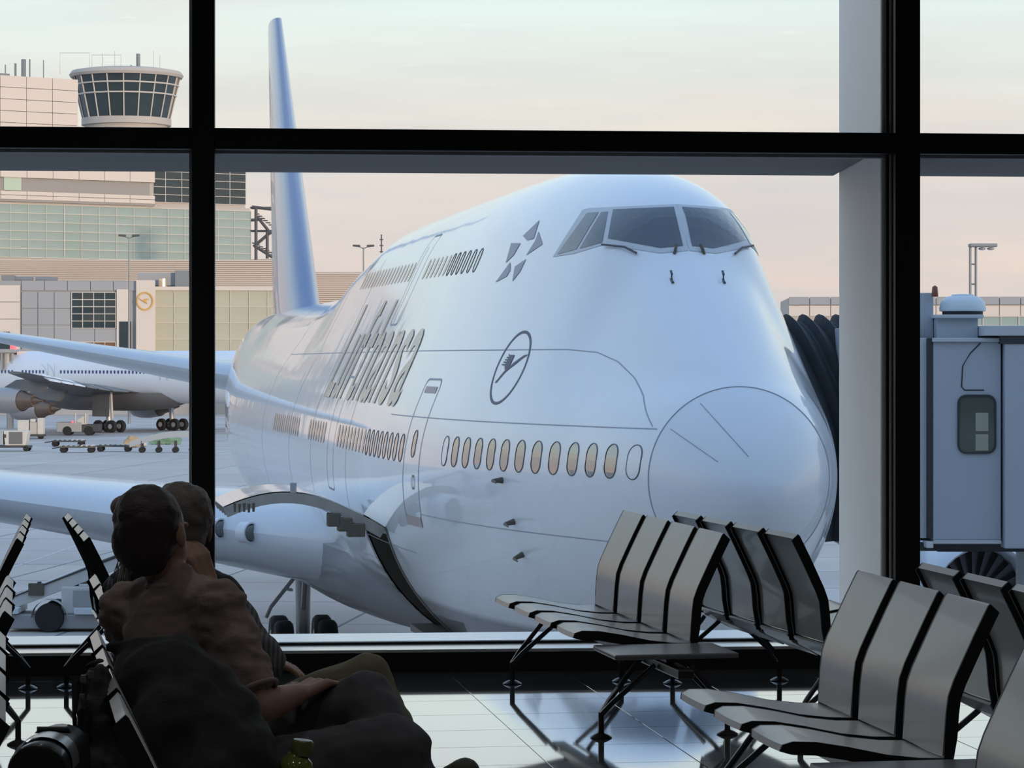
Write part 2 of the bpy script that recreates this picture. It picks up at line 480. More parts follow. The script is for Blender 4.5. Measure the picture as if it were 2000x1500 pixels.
def bench(label, near, ang, n, facing, table=0, group='grey beam benches in the waiting hall', legs=None):
    """near = ground point under the near end of the backrest tops; ang = how far the row turns left with distance
    local x = sitting direction, local y runs along the row from the near end; facing +1 right, -1 left"""
    away = Vector((-math.sin(ang), math.cos(ang), 0))
    if facing > 0:
        fx = Vector((math.cos(ang), math.sin(ang), 0)); rz = ang; sg = 1
    else:
        fx = Vector((-math.cos(ang), -math.sin(ang), 0)); rz = ang + PI; sg = -1
    loc = Vector((near[0], near[1], 0)) + fx * .146
    t = thing('beam_bench', label, 'bench', loc, rz, group)
    L = n * PITCH
    for i in range(n):
        s0 = i * PITCH if sg > 0 else -(i * PITCH) - SW
        for me_, nm in ((seat_me, 'seat'), (back_me, 'backrest'), (under_me, 'under_panel')):
            o = link(nm, me_, None, t); o.location.y = s0
        for ds, rm_ in ((0, rim_me), (SW - .010, rim_me2)):
            o = link('side_rim', rm_, None, t); o.location.y = s0 + ds
    y0, y1 = (-.08 - (.46 if table else 0), L + .06)
    if sg < 0: y0, y1 = -y1, -y0
    MB().box(.125, .19, y0, y1, .295, .335).build('beam', m_steel, t, bevel=.006)
    for s in (legs or (-.04, L + .0)):
        for me_, fa in zip(leg_mes, (.40, -.15)):
            o = link('leg', me_, None, t); o.location.y = s * sg
            f = link('foot', foot_me, None, o); f.location = (fa, 0, 0)
    if table:
        a, b_ = -.06 - .42, -.06
        if sg < 0: a, b_ = -b_, -a
        MB().box(-.08, .44, a, b_, .372, .394).build('table_top', m_top, t, bevel=.006)
        ym = (a + b_) / 2
        MB().box(.06, .19, ym - .06, ym + .06, .343, .373).build('table_bracket', m_steel, t)
    return t
R10 = math.radians
bench('grey four-seat bench with end table, facing left, beside the nose of the jet', (.905, 12.02), R10(10.8), 4, -1, 1)
bench('grey four-seat bench seen from behind, back to back with the bench with the end table', (1.215, 11.95), R10(12.4), 4, 1)
bench('grey three-seat bench in the right foreground with its seats facing left', (1.455, 8.56), R10(9.6), 3, -1, 1, legs=(.02, 1.30))
bench('grey bench seen from behind at the right edge under the boarding bridge', (1.83, 8.45), R10(10.0), 4, 1)
bench('nearest grey bench, only its backrest showing in the bottom right corner', (1.655, 5.50), R10(9.5), 4, -1)
bench('far left bench facing right, nearest the window behind the two sitters', (-1.77, 11.78), R10(11.6), 4, 1)
bench('far left bench facing left, back to back beside the window', (-2.055, 11.70), R10(8.6), 4, -1)
bench('bench facing right just beyond the two sitters', (-1.19, 8.39), R10(10.6), 3, 1)
bench('bench at the left edge facing left, behind the backrest of the middle bench', (-1.50, 8.33), R10(9.8), 3, -1)
bench('bench with the two sitters and the heaped jacket', (-.81, 5.90), R10(10.2), 4, 1)
bench('nearest bench at the left edge, facing left behind the sitters', (-1.08, 5.90), R10(10.2), 4, -1)
# ------------------------------------------------------------------ the big jet
PSI = math.radians(9.5)
NOSE = Vector((3.02, 34.06, GROUND))
JM = TR(*NOSE) @ rotz(PI / 2 + PSI)      # local x = aft, y = starboard, z = height above the apron
JI = JM.inverted()

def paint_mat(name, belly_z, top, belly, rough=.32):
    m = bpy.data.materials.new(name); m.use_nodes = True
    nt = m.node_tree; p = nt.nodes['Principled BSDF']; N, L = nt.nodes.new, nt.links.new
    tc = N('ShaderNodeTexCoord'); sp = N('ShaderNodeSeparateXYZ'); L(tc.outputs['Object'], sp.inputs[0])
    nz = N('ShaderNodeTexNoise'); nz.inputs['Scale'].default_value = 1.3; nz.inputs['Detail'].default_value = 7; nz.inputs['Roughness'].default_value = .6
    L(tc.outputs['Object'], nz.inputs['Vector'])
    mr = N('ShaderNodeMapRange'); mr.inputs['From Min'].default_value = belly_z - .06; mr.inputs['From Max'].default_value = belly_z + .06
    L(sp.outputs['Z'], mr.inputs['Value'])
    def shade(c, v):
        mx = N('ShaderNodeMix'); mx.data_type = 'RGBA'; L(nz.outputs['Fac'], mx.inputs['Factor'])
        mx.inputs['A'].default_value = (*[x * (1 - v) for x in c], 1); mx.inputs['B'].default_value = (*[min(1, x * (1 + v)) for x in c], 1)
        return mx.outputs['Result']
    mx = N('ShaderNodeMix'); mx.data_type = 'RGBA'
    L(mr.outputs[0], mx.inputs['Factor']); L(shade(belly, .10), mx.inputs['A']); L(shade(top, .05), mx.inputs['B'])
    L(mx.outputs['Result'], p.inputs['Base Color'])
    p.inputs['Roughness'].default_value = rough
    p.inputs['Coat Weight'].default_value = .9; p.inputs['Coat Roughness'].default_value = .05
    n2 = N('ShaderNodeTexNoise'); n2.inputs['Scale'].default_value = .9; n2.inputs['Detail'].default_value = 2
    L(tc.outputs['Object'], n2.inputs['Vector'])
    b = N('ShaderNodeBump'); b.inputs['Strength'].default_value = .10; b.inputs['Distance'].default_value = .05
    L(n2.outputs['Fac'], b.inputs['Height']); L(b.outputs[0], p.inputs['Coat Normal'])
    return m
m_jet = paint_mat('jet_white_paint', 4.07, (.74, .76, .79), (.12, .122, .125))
m_jetw = mat('jet_wing_paint', (.60, .64, .69), .30, var=.05, scale=.7, coat=.4)
m_under = mat('jet_fairing_shaded_grey', (.20, .21, .225), .38, var=.08, scale=.8, coat=.2)  # belly grey, darkened further for the shade under the jet
m_fin_p = mat('jet_fin_paint', (.20, .26, .40), .28, var=.06, scale=.4, coat=.6)
m_line = mat('panel_seam', (.34, .36, .41), .6)
m_wframe = mat('window_edge_dark', (.10, .10, .11), .5)
m_pane = mat('cabin_pane', (.36, .36, .365), .03, metal=.92)
m_cock = mat('cockpit_glass', (.035, .045, .055), .05, spec=.9, coat=.6)
m_cframe = mat('cockpit_frame', (.52, .54, .57), .45)
m_tyre = mat('tyre_rubber', (.02, .02, .021), .85)
m_hub = mat('wheel_hub', (.45, .46, .48), .45, metal=.4)
m_gear = mat('gear_strut', (.42, .43, .45), .4, metal=.3)
m_logo = mat('logo_navy', (.045, .06, .115), .45)
m_title = mat('title_slate', (.085, .10, .12), .25, coat=.5)
m_star = mat('star_grey', (.30, .31, .36), .45)
m_brown = mat('door_structure', (.10, .085, .065), .6, var=.3, scale=9)
m_inner = mat('door_inner', (.33, .31, .28), .5, var=.2, scale=5)
m_hold = mat('hold_liner', (.13, .12, .10), .8, var=.3, scale=4)
m_tan = mat('door_sill_tan', (.42, .34, .33), .5)

f_w = pchip([0, .03, .1, .25, .5, .8, 1.1, 1.4, 2, 3, 4, 5, 6, 7, 8, 9, 11, 13, 15, 48, 55, 62, 68, 74],
            [.02, .16, .33, .54, .78, .99, 1.155, 1.29, 1.51, 1.80, 2.10, 2.36, 2.57, 2.75, 2.89, 3.0, 3.15, 3.22, 3.25, 3.25, 2.95, 2.3, 1.5, .35])
f_zc = pchip([0, .5, 1.1, 2, 4, 8, 12, 15, 48, 55, 62, 68, 74], [6.2, 6.33, 6.4, 6.38, 6.3, 6.1, 5.98, 5.95, 5.95, 6.35, 7.2, 8.1, 8.9])
f_zb = pchip([0, .03, .1, .25, .5, 1.1, 2, 3, 4, 6, 8, 10, 12, 14, 45, 50, 55, 62, 68, 74],
             [6.18, 6.05, 5.9, 5.74, 5.55, 5.22, 4.80, 4.42, 4.08, 3.50, 3.10, 2.86, 2.74, 2.7, 2.7, 3.0, 3.7, 5.2, 6.8, 8.55])
f_zt = pchip([0, .03, .1, .25, .5, .8, 1.1, 2, 3, 3.9, 4.48, 5.2, 6.5, 8, 10, 12, 25, 29, 33, 37, 45, 60, 70, 74],
             [6.22, 6.36, 6.52, 6.77, 7.06, 7.33, 7.54, 8.12, 8.76, 9.36, 9.93, 10.28, 10.58, 10.75, 10.83, 10.85, 10.8, 10.5, 9.98, 9.62, 9.55, 9.55, 9.45, 9.25])
f_r2 = pchip([0, .25, .5, 1.1, 2, 3, 3.9, 5, 6.5, 8, 10, 12, 25, 33, 37, 45, 74], [.02, .35, .5, .75, .95, 1.05, 1.1, 1.32, 1.62, 1.83, 2.0, 2.06, 2.06, 2.3, 2.7, 2.8, .3])
PHI = np.linspace(-PI / 2, PI / 2, 241)
def half_poly(x):
    w, zc, zb, zt, r2 = f_w(x), f_zc(x), f_zb(x), f_zt(x), f_r2(x)
    r2 = min(r2, (zt - zb) / 2)
    hb = zc - zb; hu = max(.01, min(w * 1.0, zt - zc))
    c, s = np.cos(PHI), np.sin(PHI)
    h = np.where(PHI < 0, hb, hu)
    den = np.sqrt((w * c) ** 2 + (h * s) ** 2) + 1e-9
    p1 = np.stack([w * w * c / den, zc + h * h * s / den], 1)
    p2 = np.stack([r2 * c, zt - r2 + r2 * s], 1)
    sup1 = p1[:, 0] * c + p1[:, 1] * s; sup2 = p2[:, 0] * c + p2[:, 1] * s
    p = np.where((sup1 > sup2)[:, None], p1, p2)
    p[0, 0] = 0; p[-1, 0] = 0
    p[:, 1] = np.maximum.accumulate(p[:, 1])
    return p
def resample(p, n):
    d = np.concatenate([[0], np.cumsum(np.hypot(*np.diff(p, axis=0).T))])
    t = np.linspace(0, d[-1], n)
    return np.stack([np.interp(t, d, p[:, 0]), np.interp(t, d, p[:, 1])], 1)
GX = np.concatenate([np.arange(0, 16, .04), np.arange(16, 74.01, .25)])
GP = [half_poly(x) for x in GX]
for P_ in GP: P_[:, 1] += np.arange(len(P_)) * 1e-7
def hw(x, z):
    i = int(np.clip(np.searchsorted(GX, x) - 1, 0, len(GX) - 2))
    t = (x - GX[i]) / (GX[i + 1] - GX[i])
    a = np.interp(z, GP[i][:, 1], GP[i][:, 0]); b = np.interp(z, GP[i + 1][:, 1], GP[i + 1][:, 0])
    return float(a + (b - a) * t)
def skin(x, z, off=.0, side=1):
    """point on the starboard (+1) or port (-1) skin"""
    e = .04
    y = hw(x, z); n = Vector((-(hw(x + e, z) - hw(x - e, z)) / (2 * e), 1, -(hw(x, z + e) - hw(x, z - e)) / (2 * e))).normalized()
    p = Vector((x, y, z)) + n * off
    return Vector((p.x, p.y * side, p.z))

jet = thing('airliner', 'huge white four-engined airliner with an upper deck hump parked nose-on behind the glass', 'airplane', NOSE, PI / 2 + PSI)

NH = 56
CD0, CD1, CDZ0, CDZ1 = 12.2, 14.9, 3.30, 5.12        # forward cargo door opening on the starboard side
stations = sorted(set([round(float(v), 3) for v in list(np.linspace(1.115, 6, 34)) + list(np.linspace(6.2, 16, 38)) + list(np.linspace(16.5, 48, 50)) + list(np.linspace(48.8, 74, 36))] + [CD0, CD1]))
def ring3(x):
    p = resample(half_poly(x), NH)
    return [Vector((x, a, b)) for a, b in p] + [Vector((x, -a, b)) for a, b in p[-2:0:-1]]
rows = [ring3(x) for x in stations]
nr = len(rows[0])
body = MB(); body.v = [tuple(p) for r in rows for p in r]
for i in range(len(rows) - 1):
    for k in range(nr):
        k2 = (k + 1) % nr
        cx = (stations[i] + stations[i + 1]) / 2; mid = (rows[i][k] + rows[i][k2]) / 2
        if CD0 <= cx <= CD1 and mid.y > .3 and CDZ0 < mid.z < CDZ1: continue
        body.f.append((i * nr + k, i * nr + k2, (i + 1) * nr + k2, (i + 1) * nr + k))
body.f.append(tuple(range((len(rows) - 1) * nr, len(rows) * nr)))
bvh = BVHTree.FromPolygons([Vector(v) for v in body.v], body.f)
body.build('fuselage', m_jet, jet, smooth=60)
rad_st = [0, .012, .03, .06, .1, .16, .25, .36, .5, .65, .8, .95, 1.105]
rr = [ring3(x) for x in rad_st]
rb = MB().grid(rr, close=True)
rb.f.append(tuple(range(nr)))
bvh_r = BVHTree.FromPolygons([Vector(v) for v in rb.v], rb.f)
m_radome = mat('radome_paint', (.70, .73, .775), .30, var=.03, scale=1.2, coat=.5)
rb.build('radome', m_radome, jet, smooth=60)
MB().tube([p * 1 for p in ring3(1.11)] + [ring3(1.11)[0]], .010, 6, caps=False).build('radome_seam', m_line, jet)

CAM_L = JI @ Vector((0, 0, EYE))
def hit(x, y, off=.0):
    """where the sight line through pixel (x, y) meets the jet's skin (local coordinates)"""
    d = (JI.to_3x3() @ Vector(((x - 1000) / FPX, 1, (HORIZON - y) / FPX))).normalized()
    best = None
    for b in (bvh, bvh_r):
        loc, n, i, dist = b.ray_cast(CAM_L, d, 400)
        if loc is not None and (best is None or dist < best[2]): best = (loc, n, dist)
    if best is None: return None
    n = best[1]
    if n.dot(d) > 0: n = -n
    return best[0] + n * off

# ribbons for seams: list of local points on the skin
def dense(pts, step=.12):
    out = [pts[0]]
    for a, b in zip(pts, pts[1:]):
        n = max(1, int(math.hypot(b[0] - a[0], b[1] - a[1]) / step))
        out += [(a[0] + (b[0] - a[0]) * i / n, a[1] + (b[1] - a[1]) * i / n) for i in range(1, n + 1)]
    return out
def ribbon(name, pts, w, m, off=.004, side=1, parent=None):
    """pts as (x, z) pairs on the skin; a thin strip of width w"""
    pts = dense(pts)
    L_, R_ = [], []
    for i, p in enumerate(pts):
        a, b = pts[max(i - 1, 0)], pts[min(i + 1, len(pts) - 1)]
        d = Vector((b[0] - a[0], b[1] - a[1])).normalized(); n = Vector((-d.y, d.x)) * w / 2
        L_.append(skin(p[0] + n.x, p[1] + n.y, off, side)); R_.append(skin(p[0] - n.x, p[1] - n.y, off, side))
    return MB().grid([L_, R_]).build(name, m, parent or jet)
def line(p0, p1, n): return [(p0[0] + (p1[0] - p0[0]) * i / n, p0[1] + (p1[1] - p0[1]) * i / n) for i in range(n + 1)]
def rrect(cx, cz, w, h, r, n=6):
    pts = []
    for (sx, sz, a0) in ((1, 1, 0), (-1, 1, 90), (-1, -1, 180), (1, -1, 270)):
        for i in range(n + 1):
            a = math.radians(a0 + 90 * i / n)
            pts.append((cx + sx * (w / 2 - r) + r * math.cos(a), cz + sz * (h / 2 - r) + r * math.sin(a)))
    return pts
ribbon('panel_seam', line((1.2, 7.02), (12, 7.0), 60), .014, m_line)
ribbon('panel_seam', line((1.2, 5.55), (9, 5.55), 40), .012, m_line)
ribbon('panel_seam', line((4.3, 8.02), (16, 8.02), 60) + line((16.2, 8.02), (36, 8.0), 40), .013, m_line)
ribbon('panel_seam', [(4.3, 8.02), (3.6, 7.98), (3.0, 7.86), (2.4, 7.65), (1.9, 7.42), (1.55, 7.2), (1.3, 7.05)], .012, m_line)
ribbon('panel_seam', line((10, 4.9), (24, 4.9), 40), .012, m_line)
for xs_, z0, z1 in ((16.9, 4.3, 9.9), (23.5, 4.5, 9.9), (28.5, 4.6, 9.6), (36.0, 4.8, 8.8)):
    ribbon('panel_seam', line((xs_, z0), (xs_, z1), 40), .03, m_line)
# radome strips
for a, b in (((1310, 838), (1402, 902)), ((1368, 788), (1462, 892))):
    pts = [hit(a[0] + (b[0] - a[0]) * i / 12, a[1] + (b[1] - a[1]) * i / 12, .004) for i in range(13)]
    MB().tube(pts, .005, 5).build('lightning_strip', m_line, jet)

# cabin windows
def cabin_window(x, z, w=.27, h=.42, pane=True, near=True, parent=None):
    r = w * .49
    if near:
        out = rrect(x, z, w + .024, h + .024, r + .011); inn = rrect(x, z, w, h, r)
        A = [skin(*p, .006) for p in out]; B = [skin(*p, .010) for p in inn]; D = [skin(*p, -.012) for p in inn]
        A.append(A[0]); B.append(B[0]); D.append(D[0])
        fr = MB().grid([A, B, D]).build('cabin_window', m_wframe, jet)
        if pane:
            link('pane', fine_mesh('pane', [inn], .12, lambda u, v: skin(u, v, .003)), m_pane, fr)
        else:
            link('plug', fine_mesh('plug', [inn], .12, lambda u, v: skin(u, v, .003)), m_jet, fr)
    else:
        link('cabin_window', fine_mesh('cabin_window', [rrect(x, z, w, h, r, 4)], .2, lambda u, v: skin(u, v, .006)), m_pane2, jet)
m_pane2 = mat('cabin_pane_dark', (.16, .155, .15), .12, metal=.7)
for k_ in range(13):
    cabin_window(1.42 + .508 * k_, 6.60 - .004 * k_, pane=(k_ not in (0, 12)))
x_ = 10.35
while x_ < 33:
    if not (18.6 < x_ < 20.6 or 24.4 < x_ < 26.2):
        cabin_window(x_, 6.52 - .004 * (x_ - 8), near=(x_ < 14))
    x_ += .508
# upper deck windows
x_ = 10.0
while x_ < 26.2:
    if not (15.9 < x_ < 17.6): cabin_window(x_, 9.42 + .006 * (x_ - 10), .24, .36, near=(x_ < 13))
    x_ += .508

# forward passenger door
door = ribbon('passenger_door', rrect(9.5, 6.52, 1.10, 2.12, .16) + [rrect(9.5, 6.52, 1.10, 2.12, .16)[0]], .03, m_line)
ribbon('door_top_panel', line((9.1, 7.42), (9.9, 7.42), 8), .10, m_tan, .006, parent=door)
ribbon('door_sill', line((8.98, 5.42), (10.02, 5.42), 8), .14, m_tan, .010, parent=door)
fr = cabin_window(9.45, 6.60, .25, .40)
ribbon('door_handle', [(9.3 + .10 * math.cos(t * PI / 8), 6.02 + .10 * math.sin(t * PI / 8)) for t in range(17)], .025, m_wframe, .008, parent=door)
d2 = ribbon('upper_deck_door', rrect(16.75, 9.3, 1.05, 1.6, .15) + [rrect(16.75, 9.3, 1.05, 1.6, .15)[0]], .03, m_line)
d3 = ribbon('passenger_door', rrect(19.6, 6.5, 1.10, 2.1, .16) + [rrect(19.6, 6.5, 1.10, 2.1, .16)[0]], .035, m_line)

# lettering along the side
def text_polys(s, bold=.0):
    cu = bpy.data.curves.new('t', 'FONT'); cu.body = s; cu.offset = bold; cu.resolution_u = 4
    o = bpy.data.objects.new('t', cu); C.objects.link(o)
    dg = bpy.context.evaluated_depsgraph_get()
    me = bpy.data.meshes.new_from_object(o.evaluated_get(dg))
    bpy.data.objects.remove(o, do_unlink=True)
    return me
TX0, TX1, TZ0, XH = 23.0, 11.9, 7.17, 1.22
xcur = 0.0; adv = []
for ch in 'Lufthansa':
    me = text_polys(ch, .012)
    xs_ = [v.co.x for v in me.vertices]; adv.append((me, min(xs_), max(xs_)))
gap = .10; tot = sum(b - a for _, a, b in adv) + gap * (len(adv) - 1)
sx = (TX0 - TX1) / tot
a_me = adv[-1][0]; xh = max(v.co.y for v in a_me.vertices); sz = XH / xh
cur = 0.0
for me, a, b in adv:
    bm = bmesh.new(); bm.from_mesh(me)
    for v in bm.verts: v.co = (TX0 - (cur + v.co.x - a) * sx, TZ0 + v.co.y * sz, 0)
    refine(bm, .35)
    for v in bm.verts: v.co = skin(v.co.x, v.co.y, .012)
    m2 = bpy.data.meshes.new('letter'); bm.to_mesh(m2); bm.free()
    link('title_letter', m2, m_title, jet)
    cur += (b - a) + gap

# round crane emblem near the nose, centre and scale on the skin
EX, EZ, ER, EV = 5.86, 7.77, .55, .52
def emb(u, v, off=.006): return skin(EX - u * ER, EZ + v * EV, off)
n_ = 64
outer = [(math.cos(2 * PI * i / n_), math.sin(2 * PI * i / n_)) for i in range(n_ + 1)]
MB().grid([[emb(*p) for p in outer], [emb(p[0] * .925, p[1] * .925) for p in outer]]).build('emblem_ring', m_logo, jet)
bird = [[(-.66, -.42), (-.56, -.42), (-.2, -.12), (.06, .0), (.3, .1), (.62, .26), (.9, .36), (.62, .33), (.34, .22), (.1, .12), (-.02, .02), (-.12, .0), (-.3, -.10)],
        [(-.28, -.08), (-.06, .02), (-.02, .34), (-.36, .34), (-.40, .02)]]
for i in range(5):
    z0 = .06 + i * .066
    bird.append([(-.66 + .05 * i, z0), (-.36, z0 - .01), (-.36, z0 + .032), (-.66 + .05 * i, z0 + .036)])
link('emblem_crane', fine_mesh('emblem_crane', bird, .2, lambda u, v: emb(u, v, .008)), m_logo, jet)
# five-kite star emblem
kites = [[(1054, 430), (1022, 461), (1030, 470), (1043, 466)], [(1052, 452), (1060, 477), (1028, 499), (1046, 470)],
         [(1017, 475), (999, 475), (988, 514), (1004, 498)], [(997, 512), (968, 552), (990, 540), (997, 528)],
         [(1028, 506), (1006, 521), (1001, 550), (1016, 531)]]
for kt in kites:
    link('star_kite', fine_mesh('star_kite', [kt], 8, lambda u, v: hit(u, v, .007)), m_star, jet)

# cockpit glazing, traced on the starboard half and mirrored
def cock(polys, frame_w=7):
    out = []
    for poly in polys:
        me = fine_mesh('cockpit_window', [poly], 12, lambda u, v: hit(u, v, .012)); out.append(me)
    return out
front = [(1198, 410), (1316, 405), (1334, 481), (1290, 485), (1188, 466)]
side1 = [(1175, 415), (1188, 414), (1177, 474), (1133, 486)]
side2 = [(1147, 417), (1170, 415), (1127, 487), (1089, 497)]
surround = [(1138, 410), (1150, 407), (1190, 405), (1326, 399), (1344, 490), (1290, 495), (1180, 478), (1120, 496), (1080, 502), (1100, 470)]
def mirror_mesh(me):
    m2 = me.copy()
    for v in m2.vertices: v.co.y = -v.co.y
    m2.flip_normals()
    return m2
sm_ = fine_mesh('cockpit_surround', [surround], 12, lambda u, v: hit(u, v, .006))
for v in sm_.vertices: v.co.y = max(v.co.y, 0.0)
link('cockpit_surround', sm_, m_cframe, jet); link('cockpit_surround', mirror_mesh(sm_), m_cframe, jet)
for poly in (front, side1, side2):
    me = cock([poly])[0]
    for v in me.vertices: v.co.y = max(v.co.y, .03)
    link('cockpit_window', me, m_cock, jet); link('cockpit_window', mirror_mesh(me), m_cock, jet)
def two(name, pts, r, m, n=6):
    for s in (1, -1): MB().tube([(p.x, p.y * s, p.z) for p in pts], r, n).build(name, m, jet)
two('windshield_wiper', [hit(1245, 497, .03), hit(1222, 486, .05), hit(1180, 481, .05)], .016, m_wframe)
two('wiper_pivot', [hit(1317, 496, 0), hit(1320, 490, .05), hit(1321, 484, .06)], .022, m_brown)
a1 = hit(1312, 548, 0); two('nose_antenna', [a1, a1 + Vector((0, 0, .09)), a1 + Vector((.05, 0, .13))], .018, m_wframe)
two('antenna_foot', [a1 + Vector((-.07, 0, -.03)), a1 + Vector((.09, 0, .03))], .02, m_wframe)
# air-data probes on the starboard nose
for (x0, y0, dx, dy) in ((981, 938, -16, 3), (1004, 1019, -26, 8), (1021, 1083, -24, 12)):
    a = hit(x0, y0, 0); b = hit(x0, y0, .14); c = b + (hit(x0 + dx, y0 + dy, .14) - b).normalized() * -.0
    pr = thing_p = MB().tube([a, b], [.045, .025], 8).tube([b, b + Vector((-.26, .0, -.02))], [.024, .010], 8).build('air_probe', m_brown, jet)

# open forward cargo door: curved panel swung up and out, opening and hold behind it
hp = skin(CD0, CDZ1 + .02)
arc = []
for i in range(15):                                   # door section in (out, up) from the hinge
    t = i / 14
    arc.append((2.62 * t, .60 * math.sin(PI * .80 * t) ** .95 if t > 0 else 0.0))
def door_pts(x, off):
    out = []
    for i, (a, b) in enumerate(arc):
        p0, p1 = arc[max(i - 1, 0)], arc[min(i + 1, 14)]
        d = Vector((p1[0] - p0[0], p1[1] - p0[1])).normalized(); n = Vector((-d.y, d.x))
        out.append(Vector((x, hp.y + a + n.x * off, hp.z + b + n.y * off)))
    return out
xs_ = np.linspace(CD0 + .03, CD1 - .03, 6)
cd = MB().grid([door_pts(x, .02) for x in xs_]).grid([door_pts(x, 0) for x in xs_]).build('cargo_door', m_jet, jet, smooth=50)
for j, x in enumerate(np.linspace(CD0 + .04, CD1 - .04, 5)):
    MB().grid([door_pts(x - .02, 0), door_pts(x - .02, -.17), door_pts(x + .02, -.17), door_pts(x + .02, 0)]).build('door_frame', m_inner, cd, smooth=40)
for i in (3, 7, 11):
    A = [door_pts(x, -.05)[i] for x in (CD0 + .1, CD1 - .1)]
    MB().tube(A, .05, 8).build('door_stringer', m_brown, cd)
for (i, s) in ((3, .13), (2, .16), (4, .12)):
    p = door_pts(CD0 + .10, -.26)[i]
    MB().box(p.x - .12, p.x + .12, p.y - s, p.y + s * .8, p.z - .12, p.z + .10).build('latch_box', m_brown, cd, bevel=.02)
p = door_pts(CD0 + .05, .0)[8]
MB().box(p.x - .03, p.x + .03, p.y - .05, p.y + .05, p.z, p.z + .16).build('door_bracket', m_gear, cd)
for i in range(5):
    p = door_pts(CD0 + .03, -.20)[12]; q = p + Vector((0, i * .075 - .05, -.02 - .01 * (i % 2)))
    MB().tube([q, q + Vector((0, 0, .14))], [.018, .03], 6).build('door_latch', m_brown, cd)
# hold interior
hold = MB()
zz = np.linspace(CDZ0 - .25, CDZ1 + .1, 10)
hold.grid([[Vector((x, max(.2, hw(x, z) - 1.2), z)) for z in zz] for x in (CD0 - .3, CD1 + .3)])
hold.grid([[Vector((CD0 - .3, max(.2, hw(CD0, z) - 1.2), z)) for z in zz], [Vector((CD0 - .01, hw(CD0, z) - .03, z)) for z in zz]])
hold.grid([[Vector((CD1 + .3, max(.2, hw(CD1, z) - 1.2), z)) for z in zz], [Vector((CD1 + .01, hw(CD1, z) - .03, z)) for z in zz]])
hold.box(CD0 - .3, CD1 + .3, .3, 2.3, CDZ0 - .1, CDZ0 + .02)
hold.build('cargo_hold', m_hold, jet)
for x, w_ in ((CD0 - .03, .16), (CD1 + .05, .16)):
    L_, R_ = [], []
    for z in np.linspace(CDZ0 - .1, CDZ1 + .06, 16):
        L_.append(skin(x - w_ / 2, z, .012)); R_.append(skin(x + w_ / 2, z, .012))
    MB().grid([L_, R_]).build('door_surround', m_brown, jet)

# lifting surfaces
def airfoil(n=18):
    up = []
    for i in range(n + 1):
        c = (1 - math.cos(PI * i / n)) / 2
        t = 5 * (.2969 * math.sqrt(c) - .126 * c - .3516 * c * c + .2843 * c ** 3 - .1036 * c ** 4)
        up.append((c, t))
    return [(c, t) for c, t in up[::-1]] + [(c, -t) for c, t in up[1:-1]]
AF = airfoil()
def lift(name, secs, m, side, vertical=False, parent=None):
    rows = []
    for (sp, xle, zle, ch, th, inc) in secs:
        r = []
        for c, t in AF:
            xx = xle + c * ch; zz_ = zle + t * ch * th - c * ch * math.sin(inc)
            r.append(Vector((xx, t * ch * th, sp)) if vertical else Vector((xx, sp * side, zz_)))
        rows.append(r)
    mb = MB().grid(rows, close=True)
    n = len(AF); mb.f.append(tuple(range(n))); mb.f.append(tuple(range((len(rows) - 1) * n, len(rows) * n)))
    return mb.build(name, m, parent or jet, smooth=40)
WS = [(1.5, 22.4, 4.05, 17.0, .135, .035), (3.2, 24.0, 4.22, 15.6, .125, .035), (5.5, 26.0, 4.42, 13.9, .115, .03), (9, 29.0, 4.78, 11.9, .105, .03), (12, 31.5, 5.1, 10.4, .10, .025),
      (20, 37.9, 6.1, 7.2, .09, .015), (32, 47.4, 7.9, 3.6, .085, .0)]
for s in (1, -1):
    w_ = lift('wing', WS, m_jetw, s)
    for (ya, xa, za) in ((4.33, 25.0, 4.33), (4.92, 25.52, 4.39)):
        q = Vector((-.78, -.62 * s, 0)).normalized().to_track_quat('Z', 'Y').to_matrix().to_4x4()
        Mx = TR(xa - .02, ya * s, za - .02) @ q
        MB().lathe([(.22, -.25), (.22, .02), (.19, .03), (.18, .0)], 24, Mx, cap1=False).build('light_rim', m_jetw, w_, smooth=40)
        MB().lathe([(.185, -.05), (.15, .03), (.08, .05), (.01, .06)], 24, Mx).build('landing_light', mat('lamp_glass', (.12, .125, .13), .08, coat=.5), w_, smooth=60)
    lift('stabilizer', [(.8, 61.6, 7.15, 10.2, .12, 0), (2.5, 63.0, 7.35, 9.2, .11, 0), (11.1, 70.6, 8.85, 3.4, .10, 0)], m_jetw, s)
fin_o = lift('tail_fin', [(8.2, 56.2, 0, 15.6, .085, 0), (9.4, 58.0, 0, 13.6, .095, 0), (10.2, 59.2, 0, 12.7, .10, 0), (20.4, 70.2, 0, 4.6, .09, 0)], m_fin_p, 1, vertical=True)
# rudder hinge line on the starboard face
def fin_pt(h, c, off=.02):
    z = 9.7 + (20.2 - 9.7) * h; xl = 58.7 + (70.0 - 58.7) * h; ch = 13.2 + (4.7 - 13.2) * h
    t = .097 * ch * 5 * (.2969 * math.sqrt(c) - .126 * c - .3516 * c * c + .2843 * c ** 3 - .1036 * c ** 4)
    return Vector((xl + c * ch, t + off, z))
MB().grid([[fin_pt(i / 10, .66) for i in range(11)], [fin_pt(i / 10, .675) for i in range(11)]]).build('rudder_gap', m_line, fin_o)

